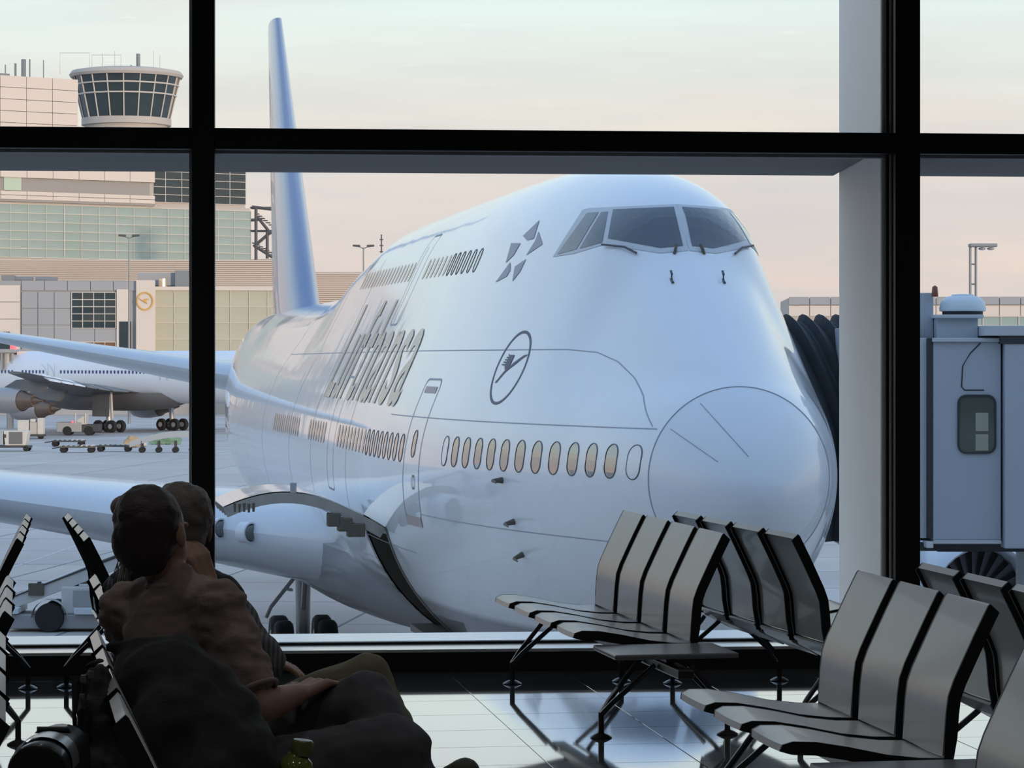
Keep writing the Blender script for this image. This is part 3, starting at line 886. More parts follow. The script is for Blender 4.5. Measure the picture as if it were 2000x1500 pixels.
# wing to body fairing
fx = pchip([16, 18, 21, 24, 28, 34, 40, 45, 48], [.9, 1.9, 2.72, 2.98, 3.4, 3.65, 3.55, 3.2, 2.2])
fz = pchip([16, 18, 21, 24, 28, 34, 40, 45, 48], [3.8, 3.0, 2.5, 2.3, 2.2, 2.2, 2.25, 2.5, 3.2])
rows = []
for x in np.linspace(16, 48, 40):
    r = []
    for i in range(25):
        a = -PI + PI * i / 24
        cx_, sx_ = math.cos(a), math.sin(a)
        r.append(Vector((x, fx(x) * math.copysign(abs(cx_) ** .92, cx_), 4.15 + (4.15 - fz(x)) * -abs(sx_) ** .92)))
    for k_ in (1, 2, 3):
        t_ = k_ / 3; zz_ = 4.15 + .18 * t_ ** 1.5; yy = fx(x) + (min(fx(x), hw(x, zz_) - .15) - fx(x)) * (1 - (1 - t_) ** 2)
        r.append(Vector((x, yy, zz_))); r.insert(0, Vector((x, -yy, zz_)))
    rows.append(r)
MB().grid(rows).build('wing_fairing', m_under, jet, smooth=60)

# engines
def engine(ya, xf, zc):
    e = thing_e = MB()
    Mx = TR(xf, ya, zc) @ Matrix.Rotation(PI / 2, 4, 'Y')
    prof_o = [(1.18, .35), (1.20, .05), (1.25, -.02), (1.32, .02), (1.42, .3), (1.50, 1.0), (1.52, 2.0), (1.42, 3.4), (1.22, 4.6), (1.17, 4.6)]
    nac = MB().lathe([(1.16, 1.1)] + prof_o, 40, Mx, cap0=False, cap1=False).build('engine', m_jetw, jet, smooth=50)
    MB().lathe([(.86, 3.2), (.84, 4.9), (.62, 5.9), (.55, 5.9)], 28, Mx, cap0=False).build('exhaust', m_gear, nac, smooth=50)
    MB().lathe([(1.17, 1.0), (1.17, 1.02)], 40, Mx).build('fan_disc', m_tyre, nac)
    MB().lathe([(.03, .35), (.2, .55), (.36, .9), (.38, 1.0)], 20, Mx).build('spinner', m_wframe, nac, smooth=60)
    bl = MB()
    for k in range(22):
        a = 2 * PI * k / 22
        Mr = Mx @ Matrix.Rotation(a, 4, 'Z')
        bl.add([(.36, -.05, .85), (.36, .05, .97), (1.14, .14, .97), (1.14, -.08, .80)], [(0, 1, 2, 3)], Mr)
    bl.build('fan_blades', m_wframe, nac)
    s = 1 if ya > 0 else -1
    MB().hexa([(xf + 1.6, ya - .18, zc + 1.3), (xf + 6.5, ya - .18, zc + 1.0), (xf + 6.5, ya + .18, zc + 1.0), (xf + 1.6, ya + .18, zc + 1.3)],
              [(xf + 2.6, ya - .14, zc + 1.95), (xf + 7.0, ya - .14, zc + 2.6), (xf + 7.0, ya + .14, zc + 2.6), (xf + 2.6, ya + .14, zc + 1.95)]).build('pylon', m_jetw, nac, bevel=.04)
for ya, xf, zc in ((11.8, 25.9, 2.55), (-11.8, 25.9, 2.55), (21.0, 33.4, 3.3), (-21.0, 33.4, 3.3)): engine(ya, xf, zc)

# landing gear
def gear(x, y, ztop, axles, track, wr=.62, ww=.46):
    g = MB().tube([(x, y, wr), (x, y, ztop)], [.17, .22], 14).tube([(x, y, 1.3), (x - 1.3, y, ztop)], .08, 8).build('landing_gear', m_gear, jet, smooth=40)
    if len(axles) > 1: MB().tube([(x + axles[0] - .2, y, wr), (x + axles[-1] + .2, y, wr)], .13, 10).build('bogie_beam', m_gear, g, smooth=40)
    for a in axles:
        for s in (-1, 1):
            Mx = TR(x + a, y + s * track / 2, wr) @ Matrix.Rotation(PI / 2, 4, 'X')
            MB().lathe([(.26, -ww / 2 + .03), (wr * .86, -ww / 2), (wr * .97, -ww / 2 + .06), (wr, -ww / 4), (wr, ww / 4), (wr * .97, ww / 2 - .06), (wr * .86, ww / 2), (.26, ww / 2 - .03)], 28, Mx).build('wheel', m_tyre, g, smooth=40)
            MB().lathe([(.24, -ww / 2 + .01), (.24, ww / 2 - .01)], 18, Mx).build('wheel_hub', m_hub, g, smooth=40)
for s in (1, -1):
    gear(39.2, 1.95 * s, 3.2, (-.74, .74), 1.12)
    gear(36.0, 5.5 * s, 4.2, (-.74, .74), 1.12)
gear(8.0, 0, 3.4, (0,), .92)
MB().tube([(36.6, 2.3, 2.6), (36.5, 3.0, 1.75), (36.6, 3.1, 1.5)], .05, 8).tube([(36.5, 2.6, 2.2), (37.4, 2.4, 2.1)], .04, 8).build('gear_door_link', m_gear, jet)
# ------------------------------------------------------------------ apron
def apron_mat():
    m = bpy.data.materials.new('apron_concrete'); m.use_nodes = True
    nt = m.node_tree; p = nt.nodes['Principled BSDF']; N, L = nt.nodes.new, nt.links.new
    tc = N('ShaderNodeTexCoord')
    mp = N('ShaderNodeMapping'); mp.inputs['Rotation'].default_value = (0, 0, .12); L(tc.outputs['Object'], mp.inputs[0])
    br = N('ShaderNodeTexBrick'); br.offset = 0
    br.inputs['Scale'].default_value = 1.0; br.inputs['Brick Width'].default_value = 7.5; br.inputs['Row Height'].default_value = 7.5
    br.inputs['Mortar Size'].default_value = .06
    br.inputs['Color1'].default_value = (.53, .48, .45, 1); br.inputs['Color2'].default_value = (.57, .52, .485, 1); br.inputs['Mortar'].default_value = (.18, .18, .185, 1)
    L(mp.outputs[0], br.inputs['Vector'])
    nz = N('ShaderNodeTexNoise'); nz.inputs['Scale'].default_value = .12; nz.inputs['Detail'].default_value = 8; L(tc.outputs['Object'], nz.inputs['Vector'])
    mx = N('ShaderNodeMix'); mx.data_type = 'RGBA'; mx.blend_type = 'MULTIPLY'; mx.inputs['Factor'].default_value = .45
    L(br.outputs['Color'], mx.inputs['A']); L(nz.outputs['Fac'], mx.inputs['B'])
    g = N('ShaderNodeMix'); g.data_type = 'RGBA'; g.inputs['Factor'].default_value = .6
    hs = N('ShaderNodeHueSaturation'); hs.inputs['Saturation'].default_value = 1.2; hs.inputs['Value'].default_value = 1.25
    L(mx.outputs['Result'], hs.inputs['Color']); L(hs.outputs[0], p.inputs['Base Color'])
    p.inputs['Roughness'].default_value = .75
    return m
ap = struct('apron', MB().add([(-700, 10, GROUND), (700, 10, GROUND), (700, 1500, GROUND), (-700, 1500, GROUND)], [(0, 1, 2, 3)]), apron_mat())
# ------------------------------------------------------------------ apron markings
m_paint = mat('apron_white_line', (.62, .62, .62), .7, var=.2, scale=3)
def stripe(p0, p1, w, label, nm='apron_line'):
    a, b = Vector(p0), Vector(p1); d = (b - a).normalized(); n = Vector((-d.y, d.x, 0)) * w / 2
    z = Vector((0, 0, GROUND + .006))
    o = MB().add([a + n + z, b + n + z, b - n + z, a - n + z], [(0, 1, 2, 3)]).build(nm, m_paint)
    o['kind'] = 'structure'; o['label'] = label
def gpt(x, y):
    d = -(GROUND - EYE) * FPX / (y - HORIZON); v = px(x, y, d); return (v.x, v.y, 0)
stripe(gpt(-60, 1103), gpt(240, 1098), .14, 'white apron line left of the wheels')
stripe(gpt(20, 1110), gpt(190, 1052), .10, 'thin diagonal apron line at the left')

# ------------------------------------------------------------------ boarding bridge at the right
m_br = mat('bridge_paint', (.40, .44, .49), .5, var=.07, scale=1.2)
m_br2 = mat('bridge_paint_light', (.50, .53, .56), .5, var=.06, scale=1.2)
m_brd = mat('bridge_dark', (.035, .037, .042), .7)
m_dome = mat('vent_white', (.62, .68, .72), .4)
m_hood = mat('hood_fabric', (.035, .042, .048), .8, var=.3, scale=5)
m_bwin = mat('bridge_window_glass', (.09, .10, .085), .12, coat=.5)
BY = 41.0
def bx(x, d=BY): return (x - 1000) / FPX * d
def bz(y, d=BY): return EYE + (HORIZON - y) / FPX * d
br = thing('boarding_bridge', 'grey-blue boarding bridge cabin with a rounded window beside the jet on the right', 'boarding bridge', (bx(1900), BY, GROUND))
BT = TR(-bx(1900), -BY, -GROUND)
def bbox(name, x0, x1, y0, y1, d0, d1, m, bevel=.01, parent=None):
    return MB().box(bx(x0), bx(x1), d0, d1, bz(y1), bz(y0), BT).build(name, m, parent or br, bevel=bevel)
pa = bbox('wall_panel', 1822, 1955, 668, 1055, BY, BY + 2.6, m_br)
bbox('wall_panel', 1959, 2260, 655, 1070, BY - .15, BY + 2.6, m_br)
bbox('corner_post', 1800, 1812, 660, 1052, BY + .1, BY + .6, m_br2)
bbox('corner_post', 1812, 1821, 660, 1052, BY - .02, BY + .4, m_brd)
bbox('cabin_body', 1650, 1800, 640, 1070, BY + .4, BY + 3.0, m_br2)
bbox('eaves', 1820, 1956, 660, 668, BY - .06, BY + .3, m_br2)
bbox('skirt', 1822, 1955, 1055, 1062, BY - .05, BY + .3, m_br2)
bbox('roof_box', 1836, 1917, 620, 661, BY + .3, BY + 1.1, m_br)
bbox('roof_ledge', 1830, 1926, 614, 621, BY + .2, BY + 1.2, m_br2)
bbox('side_housing', 1790, 1835, 570, 661, BY + .6, BY + 1.5, m_br)
bbox('roof', 1918, 2260, 636, 656, BY - .2, BY + 2.4, m_br2)
bbox('roof_gap', 1950, 2260, 656, 672, BY - .17, BY + 2.2, m_brd)
# rounded window with frame
wx, wz = (bx(1873) + bx(1942)) / 2, (bz(774) + bz(883)) / 2
ww_, wh_ = bx(1942) - bx(1873), bz(774) - bz(883)
oo = rrect(wx, wz, ww_ + .05, wh_ + .05, .13); ii = rrect(wx, wz, ww_, wh_, .11)
fr = MB().grid([[(p[0], BY - .03, p[1]) for p in oo + oo[:1]], [(p[0], BY - .03, p[1]) for p in ii + ii[:1]], [(p[0], BY + .0, p[1]) for p in ii + ii[:1]]], M=BT)
fr.grid([[(p[0], BY - .03, p[1]) for p in oo + oo[:1]], [(p[0], BY + .0, p[1]) for p in oo + oo[:1]]], M=BT)
fro = fr.build('window_frame', m_brd, br)
MB().add([(p[0], BY - .012, p[1]) for p in ii], [tuple(range(len(ii)))], BT).build('pane', m_bwin, fro)
m_in = mat('bridge_inside', (.34, .34, .27), .7)
MB().box(bx(1905), bx(1930), BY - .018, BY - .013, bz(842), bz(806), BT).build('notice_sheet', m_in, fro)
MB().box(bx(1905), bx(1930), BY - .018, BY - .013, bz(880), bz(848), BT).build('notice_sheet', m_in, fro)
# access panel outline and stains
pts = [(bx(1915), bz(670)), (bx(1895), bz(690)), (bx(1880), bz(715)), (bx(1878), bz(755)), (bx(1884), bz(762)), (bx(1922), bz(762))]
MB().tube([(p[0], BY - .004, p[1]) for p in pts], .010, 5, M=BT).build('hatch_edge', m_brd, br)
# vent
vc = (bx(1880, BY + .7), BY + .7)
V = MB().lathe([(.30, bz(617, BY + .7)), (.30, bz(608, BY + .7))], 24, BT @ TR(vc[0], vc[1], 0)).build('vent_neck', m_brd, br, smooth=40)
z0, z1 = bz(609, BY + .7), bz(574, BY + .7)
MB().lathe([(.27, z0), (.34, z0 + .01), (.345, z0 + .05), (.32, z0 + .15), (.25, z0 + .22), (.17, z0 + .235), (.16, z1 - .01), (.02, z1)], 28, BT @ TR(vc[0], vc[1], 0)).build('vent_cap', m_dome, br, smooth=40)
MB().lathe([(.05, bz(578)), (.05, bz(574)), (.04, bz(559)), (.01, bz(556))], 14, BT @ TR(bx(1836), BY + .5, 0)).build('warning_lamp', mat('lamp_red', (.22, .06, .03), .4), br, smooth=50)
# chassis
bbox('chassis_beam', 1800, 1960, 1063, 1078, BY + .2, BY + .5, m_brd, 0)
bbox('chassis_beam', 1850, 2260, 1072, 1086, BY + .9, BY + 1.3, m_brd, 0)
bbox('service_box', 1808, 1822, 1057, 1070, BY - .05, BY + .3, mat('box_white', (.6, .62, .62), .5))
MB().tube([(bx(1860), BY + 1.0, bz(1065)), (bx(1905), BY + 1.0, bz(1082)), (bx(1940), BY + 1.0, bz(1066))], .03, 6, M=BT).build('cable_loop', m_brd, br)
# drive column, hidden by the chairs from here but carrying the cabin
MB().tube([(bx(2060), BY + 1.6, GROUND + .5), (bx(2060), BY + 1.6, bz(1070))], .28, 16, M=BT).tube([(bx(2170), BY + 1.6, GROUND + .5), (bx(2170), BY + 1.6, bz(1070))], .28, 16, M=BT).build('drive_column', m_br2, br, smooth=40)
for xx in (2040, 2190):
    MB().lathe([(.2, -.2), (.5, -.18), (.5, .18), (.2, .2)], 22, BT @ TR(bx(xx), BY + 1.6, GROUND + .5) @ Matrix.Rotation(PI / 2, 4, 'Y')).build('wheel', m_tyre, br, smooth=40)
# folding hood against the jet's left side: pleated canopy and its hoops
def hoop(t, grow):
    r = []
    for i in range(19):
        a = PI * i / 18
        xx = 8.7 - (1.62 + grow) * math.cos(a); zz_ = 5.2 + (3.28 + grow) * math.sin(a) ** .42
        yy = hw(max(xx, .1), min(zz_, 10.0)) + .06 + t * 2.1
        r.append(BT @ (JM @ Vector((xx, -yy, zz_))))
    return r
MB().grid([hoop(j / 16, .10 if j % 2 else -.06) for j in range(17)]).build('hood_canopy', m_hood, br)
for j in range(0, 17, 4):
    MB().tube(hoop(j / 16, -.06), .05, 6).build('hood_hoop', m_hood, br)

# floodlight mast
fm = thing('floodlight_mast', 'slim twin-pole floodlight mast with a flat arm, behind the white roof vent', 'light mast', (px(1908, 700, 120).x, 120, GROUND))
FT = TR(-px(1908, 700, 120).x, -120, -GROUND)
m_mast = mat('mast_grey', (.24, .25, .26), .5, metal=.4)
for xx in (1895, 1906):
    a = px(xx, 478, 120); MB().tube([(a.x, 120, GROUND), a], .055, 8, M=FT).build('pole', m_mast, fm)
for yy in (516, 555, 594, 633):
    a, b = px(1895, yy, 120), px(1906, yy, 120); MB().tube([a, b], .04, 6, M=FT).build('rung', m_mast, fm)
a, b = px(1893, 476, 120), px(1946, 481, 120); MB().box(a.x, b.x, 119.7, 120.3, b.z - .03, a.z, FT).build('arm', m_mast, fm, bevel=.02)
for xx in (1918, 1935):
    a = px(xx, 486, 120); ellm = MB(); ellipsoid(ellm, FT @ a, (.16, .2, .06)); ellm.build('lamp_head', m_hub, fm, smooth=60)

# ------------------------------------------------------------------ distant buildings
m_beige = mat('facade_beige', (.70, .60, .52), .8, var=.05, scale=.1)
m_beige2 = mat('facade_beige_dark', (.50, .44, .39), .8, var=.05, scale=.1)
m_greyw = mat('facade_grey', (.36, .355, .36), .8, var=.06, scale=.1)
m_strip = mat('facade_strip', (.32, .29, .27), .6)
m_gt = mat('glass_teal', (.33, .40, .36), .14, var=.25, scale=.25, coat=.3)
m_gd = mat('glass_dark', (.035, .05, .055), .08, var=.3, scale=.3, coat=.4)
m_gb = mat('glass_beige', (.50, .46, .34), .25, var=.15, scale=.2)
m_mul = mat('facade_mullion', (.62, .55, .48), .5)
m_roofu = mat('roof_unit', (.22, .23, .24), .6)
class Fac:
    def __init__(s, x0, d0, ang): s.p = px(x0, HORIZON, d0); s.a = ang; s.M = TR(s.p.x, s.p.y, GROUND) @ rotz(ang)
    def u(s, x):
        r = (x - 1000) / FPX
        return (r * s.p.y - s.p.x) / (math.cos(s.a) - r * math.sin(s.a))
    def z(s, y, x=None):
        Y = s.p.y + (s.u(x) * math.sin(s.a) if x is not None else 0)
        return (EYE + (HORIZON - y) / FPX * Y) - GROUND
    def thing(s, name, label, cat):
        return thing(name, label, cat, (s.p.x, s.p.y, GROUND), s.a)
def panes(par, m, u0, u1, nu, z0, z1, nz, dep=-.12, fw=.10, mull=True, name='pane', mm=None):
    du, dz = (u1 - u0) / nu, (z1 - z0) / nz
    me = MB().box(-du / 2 + fw / 2, du / 2 - fw / 2, 0, .06, -dz / 2 + fw / 2, dz / 2 - fw / 2).mesh(name); me.materials.append(m)
    for i in range(nu):
        for j in range(nz):
            o = link(name, me, None, par); o.location = (u0 + (i + .5) * du, dep, z0 + (j + .5) * dz)
            o.rotation_euler = (RND.uniform(-.012, .012), 0, RND.uniform(-.012, .012))
    fr_ = MB()
    for i in range(nu + 1): fr_.box(u0 + i * du - fw / 2, u0 + i * du + fw / 2, dep - .12, dep + .10, z0, z1)
    for j in range(nz + 1): fr_.box(u0, u1, dep - .10, dep + .10, z0 + j * dz - fw / 2, z0 + j * dz + fw / 2)
    fr_.build('curtain_frame', mm or m_mul, par)
def panels(par, m, u0, u1, nu, z0, z1, nz, dep=-.25, gap=.08, name='facade_panel'):
    du, dz = (u1 - u0) / nu, (z1 - z0) / nz
    me = MB().box(-du / 2 + gap / 2, du / 2 - gap / 2, 0, .22, -dz / 2 + gap / 2, dz / 2 - gap / 2).mesh(name); me.materials.append(m)
    for i in range(nu):
        for j in range(nz):
            o = link(name, me, None, par); o.location = (u0 + (i + .5) * du, dep, z0 + (j + .5) * dz)

A = Fac(0, 470, math.radians(33))
tb = A.thing('terminal_building', 'beige terminal block with a green glass front under the control tower', 'building')
uL, u300, u145, u490 = A.u(-160), A.u(300), A.u(150), A.u(489)
zg0, zg1 = A.z(502), A.z(397)
MB().box(uL, u490, 0, 40, 0, zg1 + .5).build('core', m_beige2, tb)
panes(tb, m_gt, uL, u490, 19, zg0, zg1, 6)
MB().box(uL, u300, 0, 20, zg1 + .5, A.z(264)).build('core', m_beige2, tb)
MB().box(uL, u145, 0, 14, A.z(264), A.z(150)).build('core', m_beige2, tb)
zs0, zs1 = A.z(372), A.z(346)
panels(tb, m_beige, uL, u300, 9, zg1 + .7, zs0, 2, -.6)
MB().box(uL, u300 - .8, -.15, 0, zs0, zs1).build('window_strip', m_strip, tb)
MB().box(A.u(6), A.u(40), -.35, -.1, zs0 + .1, zs1 + .3).build('pale_green_box', mat('pale_green_glass', (.45, .55, .42), .3), tb)  # plain pale green box set proud of the window strip
panels(tb, m_beige, uL, u300, 9, zs1, A.z(262), 3, -.6)
panels(tb, m_beige, uL, u145, 6, A.z(262), A.z(147), 5, -.6)
MB().box(uL, u300 + .1, -.5, .2, zg1 + .35, zg1 + .9).build('cornice', m_strip, tb)
MB().box(u300, u490, 2, 24, zg1 + .5, A.z(300)).build('core', m_beige2, tb)
panes(tb, m_gd, u300, u490, 6, zg1 + 1.2, A.z(305), 5, 1.85)
for (xx, y0, y1, r) in ((25, 112, 145, .12), (38, 118, 145, .10), (58, 114, 148, .18), (74, 105, 150, .4), (86, 104, 148, .12), (113, 104, 140, .08), (169, 100, 140, .08), (192, 108, 140, .07), (228, 120, 140, .07), (256, 128, 146, .14), (270, 106, 148, .35)):
    u = A.u(min(xx, 150)) if xx < 150 else None
    if u is not None:
        MB().tube([(u, 6, A.z(150)), (u, 6, A.z(y0))], r, 6).build('antenna', m_roofu, tb)
MB().box(A.u(2), A.u(33), 3, 12, A.z(150), A.z(139)).build('roof_unit', m_roofu, tb)
# control tower cab
cd_ = 538.0
cc = px(247, 700, cd_)
tw = thing('control_tower', 'control tower cab with slanted dark glazing and thin white mullions', 'tower', (cc.x, cc.y, GROUND))
def zt_(y): return EYE + (HORIZON - y) / FPX * cd_ - GROUND
rt, rbm = 103 / FPX * cd_, 84 / FPX * cd_
nS = 20
def cabp(k, f, push=0): 
    a = 2 * PI * k / nS + .08; r = rbm + (rt - rbm) * f + push
    return Vector((r * math.cos(a), r * math.sin(a), zt_(233) + (zt_(152) - zt_(233)) * f))
for k_ in range(nS):
    for (f0, f1) in ((0, .56), (.56, .80), (.80, 1)):
        MB().add([cabp(k_, f0), cabp(k_ + 1, f0), cabp(k_ + 1, f1), cabp(k_, f1), cabp(k_, f0, -.2), cabp(k_ + 1, f0, -.2), cabp(k_ + 1, f1, -.2), cabp(k_, f1, -.2)],
                 [(0, 1, 2, 3), (7, 6, 5, 4), (0, 4, 5, 1), (1, 5, 6, 2), (2, 6, 7, 3), (3, 7, 4, 0)]).build('pane', m_gd, tw)
    MB().tube([cabp(k_, 0, .1), cabp(k_, 1, .1)], .13, 6).build('mullion', m_mul, tw)
for f in (.56, .80):
    MB().tube([cabp(k_, f, .2) for k_ in range(nS + 1)], .16, 6, caps=False).build('rail', m_mul, tw)
MB().lathe([(rt * .5, zt_(152)), (rt + .5, zt_(153)), (rt + .8, zt_(148)), (rt + .3, zt_(141)), (rt * .8, zt_(137)), (.1, zt_(136))], 40).build('roof', m_beige2, tw, smooth=40)
MB().lathe([(rbm - .4, 0), (rbm - .4, zt_(246)), (rbm + .3, zt_(246)), (rbm + .3, zt_(233)), (rbm - 1, zt_(232))], 40).build('shaft', m_beige2, tw, smooth=40)
for (xx, y0, r) in ((200, 104, .08), (224, 100, .07), (256, 127, .16), (270, 105, .42), (300, 100, .06), (312, 108, .06)):
    p = px(xx, y0, cd_) - Vector((cc.x, cc.y, GROUND)); MB().tube([(p.x, 0, zt_(139)), (p.x, 0, p.z)], r, 6).build('antenna', m_roofu if r > .1 else m_mul, tw)
for (xa_, xb_, y) in ((112, 170, 100), (175, 232, 104)):
    a, b = px(xa_, y, cd_) - Vector((cc.x, cc.y, GROUND)), px(xb_, y, cd_) - Vector((cc.x, cc.y, GROUND))
    MB().tube([(a.x, 3, zt_(142)), (a.x, 3, a.z), (b.x, 3, b.z), (b.x, 3, zt_(142))], .06, 5).build('antenna_frame', m_mul, tw)

# escape stair beside the glass block
st = thing('escape_stair', 'dark zigzag steel escape stair at the end of the green glass block', 'stair', (px(515, 700, 455).x, 455, GROUND))
ST = TR(-px(515, 700, 455).x, -455, -GROUND)
P = lambda x, y, d=455: px(x, y, d)
m_st = mat('stair_steel', (.09, .085, .085), .6)
for seg in (((492, 404), (540, 410)), ((500, 405), (500, 512)), ((503, 424), (528, 455)), ((528, 455), (540, 452)), ((527, 455), (495, 482)), ((500, 482), (536, 505)), ((522, 452), (522, 505)), ((490, 430), (512, 428))):
    MB().tube([P(*seg[0]), P(*seg[1])], .28, 6, M=ST).build('beam', m_st, st)
for a, b in (((502, 418), (540, 448)), ((497, 475), (540, 500))):
    for j in range(8):
        q = P(a[0] + (b[0] - a[0]) * j / 7, a[1] + (b[1] - a[1]) * j / 7, 456.5)
        MB().box(q.x - .35, q.x + .35, q.y - 1, q.y + 1, q.z - .05, q.z + .05, ST).build('step', m_st, st)
for yy in (405, 450, 508):
    q = P(515, yy); MB().box(q.x - 2.2, q.x + 2.2, q.y, q.y + 3, q.z - .15, q.z + .1, ST).build('landing', m_st, st)
MB().box(P(496, 500).x, P(540, 500).x, 452.5, 458, -0.0 + GROUND, P(500, 509).z, ST).build('base', m_greyw, st)

# louvred hall running behind everything
Lv = Fac(300, 430, math.radians(4))
lv = Lv.thing('louvred_hall', 'long low hall faced with beige horizontal louvres', 'building')
u0, u1 = Lv.u(-150), Lv.u(590)
MB().box(u0, u1, 0, 9, 0, Lv.z(507)).build('core', m_beige2, lv)
sl = MB(); zz_ = Lv.z(575)
while zz_ < Lv.z(509):
    sl.box(u0, Lv.u(545), -.30, 0, zz_, zz_ + .14); zz_ += .30
o = sl.build('louvre_slats', m_beige, lv); o['kind'] = 'stuff'
sl = MB(); zz_ = Lv.z(600, 600)
Lw = Fac(640, 440, math.radians(2))
lw = Lw.thing('louvred_shed', 'low beige louvred shed on the skyline between tail fin and hump', 'building')
MB().box(Lw.u(596), Lw.u(900), 0, 20, 0, Lw.z(531)).build('core', m_beige2, lw)
sl = MB(); zz_ = Lw.z(600)
while zz_ < Lw.z(533):
    sl.box(Lw.u(596), Lw.u(900), -.3, 0, zz_, zz_ + .14); zz_ += .32
o = sl.build('louvre_slats', m_beige, lw); o['kind'] = 'stuff'

# maintenance building with the round yellow sign
B = Fac(150, 395, math.radians(7))
bb = B.thing('maintenance_building', 'grey and beige building with a round yellow crane sign on its pier', 'building')
MB().box(B.u(-160), B.u(266), 0, 18, 0, B.z(549)).build('core', m_greyw, bb)
panels(bb, m_greyw, B.u(42), B.u(138), 3, B.z(700), B.z(570), 4, -.22)
panels(bb, m_greyw, B.u(42), B.u(266), 5, B.z(568), B.z(548), 1, -.22)
panels(bb, m_beige, B.u(-160), B.u(40), 3, B.z(690), B.z(557), 4, -.5)
panels(bb, m_greyw, B.u(138), B.u(232), 2, B.z(700), B.z(642), 2, -.22)
panes(bb, m_gd, B.u(140), B.u(226), 4, B.z(641), B.z(571), 5, -.2, mm=m_mul)
MB().box(B.u(228), B.u(252), -.5, 0, B.z(690), B.z(565)).build('pier', m_beige, bb)
MB().box(B.u(233), B.u(256), -.6, -.3, B.z(690), B.z(628)).build('door', m_gd, bb)
MB().box(B.u(266), B.u(303), -.8, 3, 0, B.z(547)).build('sign_pier', m_beige, bb)
MB().box(B.u(0), B.u(20), -.7, -.4, B.z(690), B.z(648)).build('dark_window', m_gd, bb)
panes(bb, mat('glass_red_brown', (.20, .10, .06), .2), B.u(141), B.u(226), 4, B.z(700), B.z(668), 1, -.3, mm=m_mul)  # low row of red-brown panes
m_sign = mat('sign_yellow', (.68, .36, .06), .5)
sc = Vector((B.u(283), -.86, B.z(588)))
ri = 1.18
MB().grid([[sc + Vector((r * math.cos(2 * PI * i / 32), d, r * 1.1 * math.sin(2 * PI * i / 32))) for i in range(33)] for r, d in ((ri, 0), (ri, -.12), (ri * .86, -.12), (ri * .86, 0))]).build('sign_ring', m_sign, bb)
MB().prism([(sc.x - .85, sc.z + .42), (sc.x - .3, sc.z - .02), (sc.x + .35, sc.z - .36), (sc.x + .1, sc.z), (sc.x + .6, sc.z + .38), (sc.x, sc.z + .28), (sc.x - .3, sc.z + .1)], 'y', sc.y - .12, sc.y).build('sign_crane', m_sign, bb)
MB().box(B.u(303), B.u(560), 1, 18, 0, B.z(560)).build('core', m_beige2, bb)
panes(bb, m_gb, B.u(303), B.u(560), 7, B.z(694), B.z(566), 4, .8)
MB().box(B.u(303), B.u(560), .5, 2, B.z(566), B.z(559)).build('cornice', m_beige, bb)
MB().box(B.u(0), B.u(26), 3, 8, B.z(549), B.z(537)).tube([(B.u(26), 5, B.z(544)), (B.u(62), 5, B.z(544))], .42, 10).tube([(B.u(66), 5, B.z(543)), (B.u(110), 5, B.z(545))], .38, 10).build('roof_duct', m_roofu, bb)
MB().box(B.u(342), B.u(380), 3, 8, B.z(562), B.z(526)).build('roof_unit', m_roofu, bb)
MB().box(B.u(268), B.u(345), 4, 8, B.z(556), B.z(530)).build('roof_unit', m_greyw, bb)
MB().tube([(B.u(318), 2, B.z(562)), (B.u(318), 2, B.z(543))], .62, 14).build('flue', mat('polished_flue', (.85, .75, .6), .15, metal=1), bb)

# low buildings on the right skyline
Rb = Fac(1850, 300, math.radians(-3))
rbd = Rb.thing('cargo_building', 'long low beige building on the skyline behind the boarding bridge', 'building')
MB().box(Rb.u(1540), Rb.u(2200), 0, 20, 0, Rb.z(582)).build('core', m_beige2, rbd)
panels(rbd, m_greyw, Rb.u(1540), Rb.u(2200), 16, Rb.z(596), Rb.z(579), 1, -.3)
panels(rbd, m_beige, Rb.u(1540), Rb.u(2200), 16, Rb.z(618), Rb.z(596), 1, -.2)
panes(rbd, m_gt, Rb.u(1780), Rb.u(2200), 12, Rb.z(636), Rb.z(618), 1, -.1)

# lamp posts on the apron
def lamp_post(x, ytop, ybase, d, label, heads):
    a = px(x, ytop, d)
    t = thing('apron_lamp', label, 'lamp post', (a.x, a.y, GROUND)); H = a.z - GROUND
    MB().tube([(0, 0, 0), (0, 0, H)], [.16, .08], 8).build('pole', m_mast, t)
    for s in heads:
        MB().tube([(0, 0, H - .2), (s * .5, 0, H + .1)], .06, 6).build('arm', m_mast, t)
        MB().hexa([(s * .4, -.3, H), (s * 1.25, -.3, H + .1), (s * 1.25, .3, H + .1), (s * .4, .3, H)], [(s * .4, -.3, H + .28), (s * 1.25, -.3, H + .30), (s * 1.25, .3, H + .30), (s * .4, .3, H + .28)]).build('lamp_head', m_st, t)
lamp_post(252, 463, 545, 340, 'double-headed lamp post in front of the green glass block', (-1, 1))
lamp_post(710, 483, 560, 330, 'double-headed lamp post on the skyline beside the hump', (-1, 1))
a = px(745, 458, 330); an = thing('radio_mast', 'thin dark radio mast just left of the hump', 'mast', (a.x, a.y, GROUND))
MB().tube([(0, 0, 0), (0, 0, a.z - GROUND)], [.22, .08], 6).build('pole', m_st, an)
for hh in (.6, 1.3, 2.0): MB().tube([(-.22, 0, a.z - GROUND - hh), (.22, 0, a.z - GROUND - hh)], .07, 5).build('rung', m_st, an)
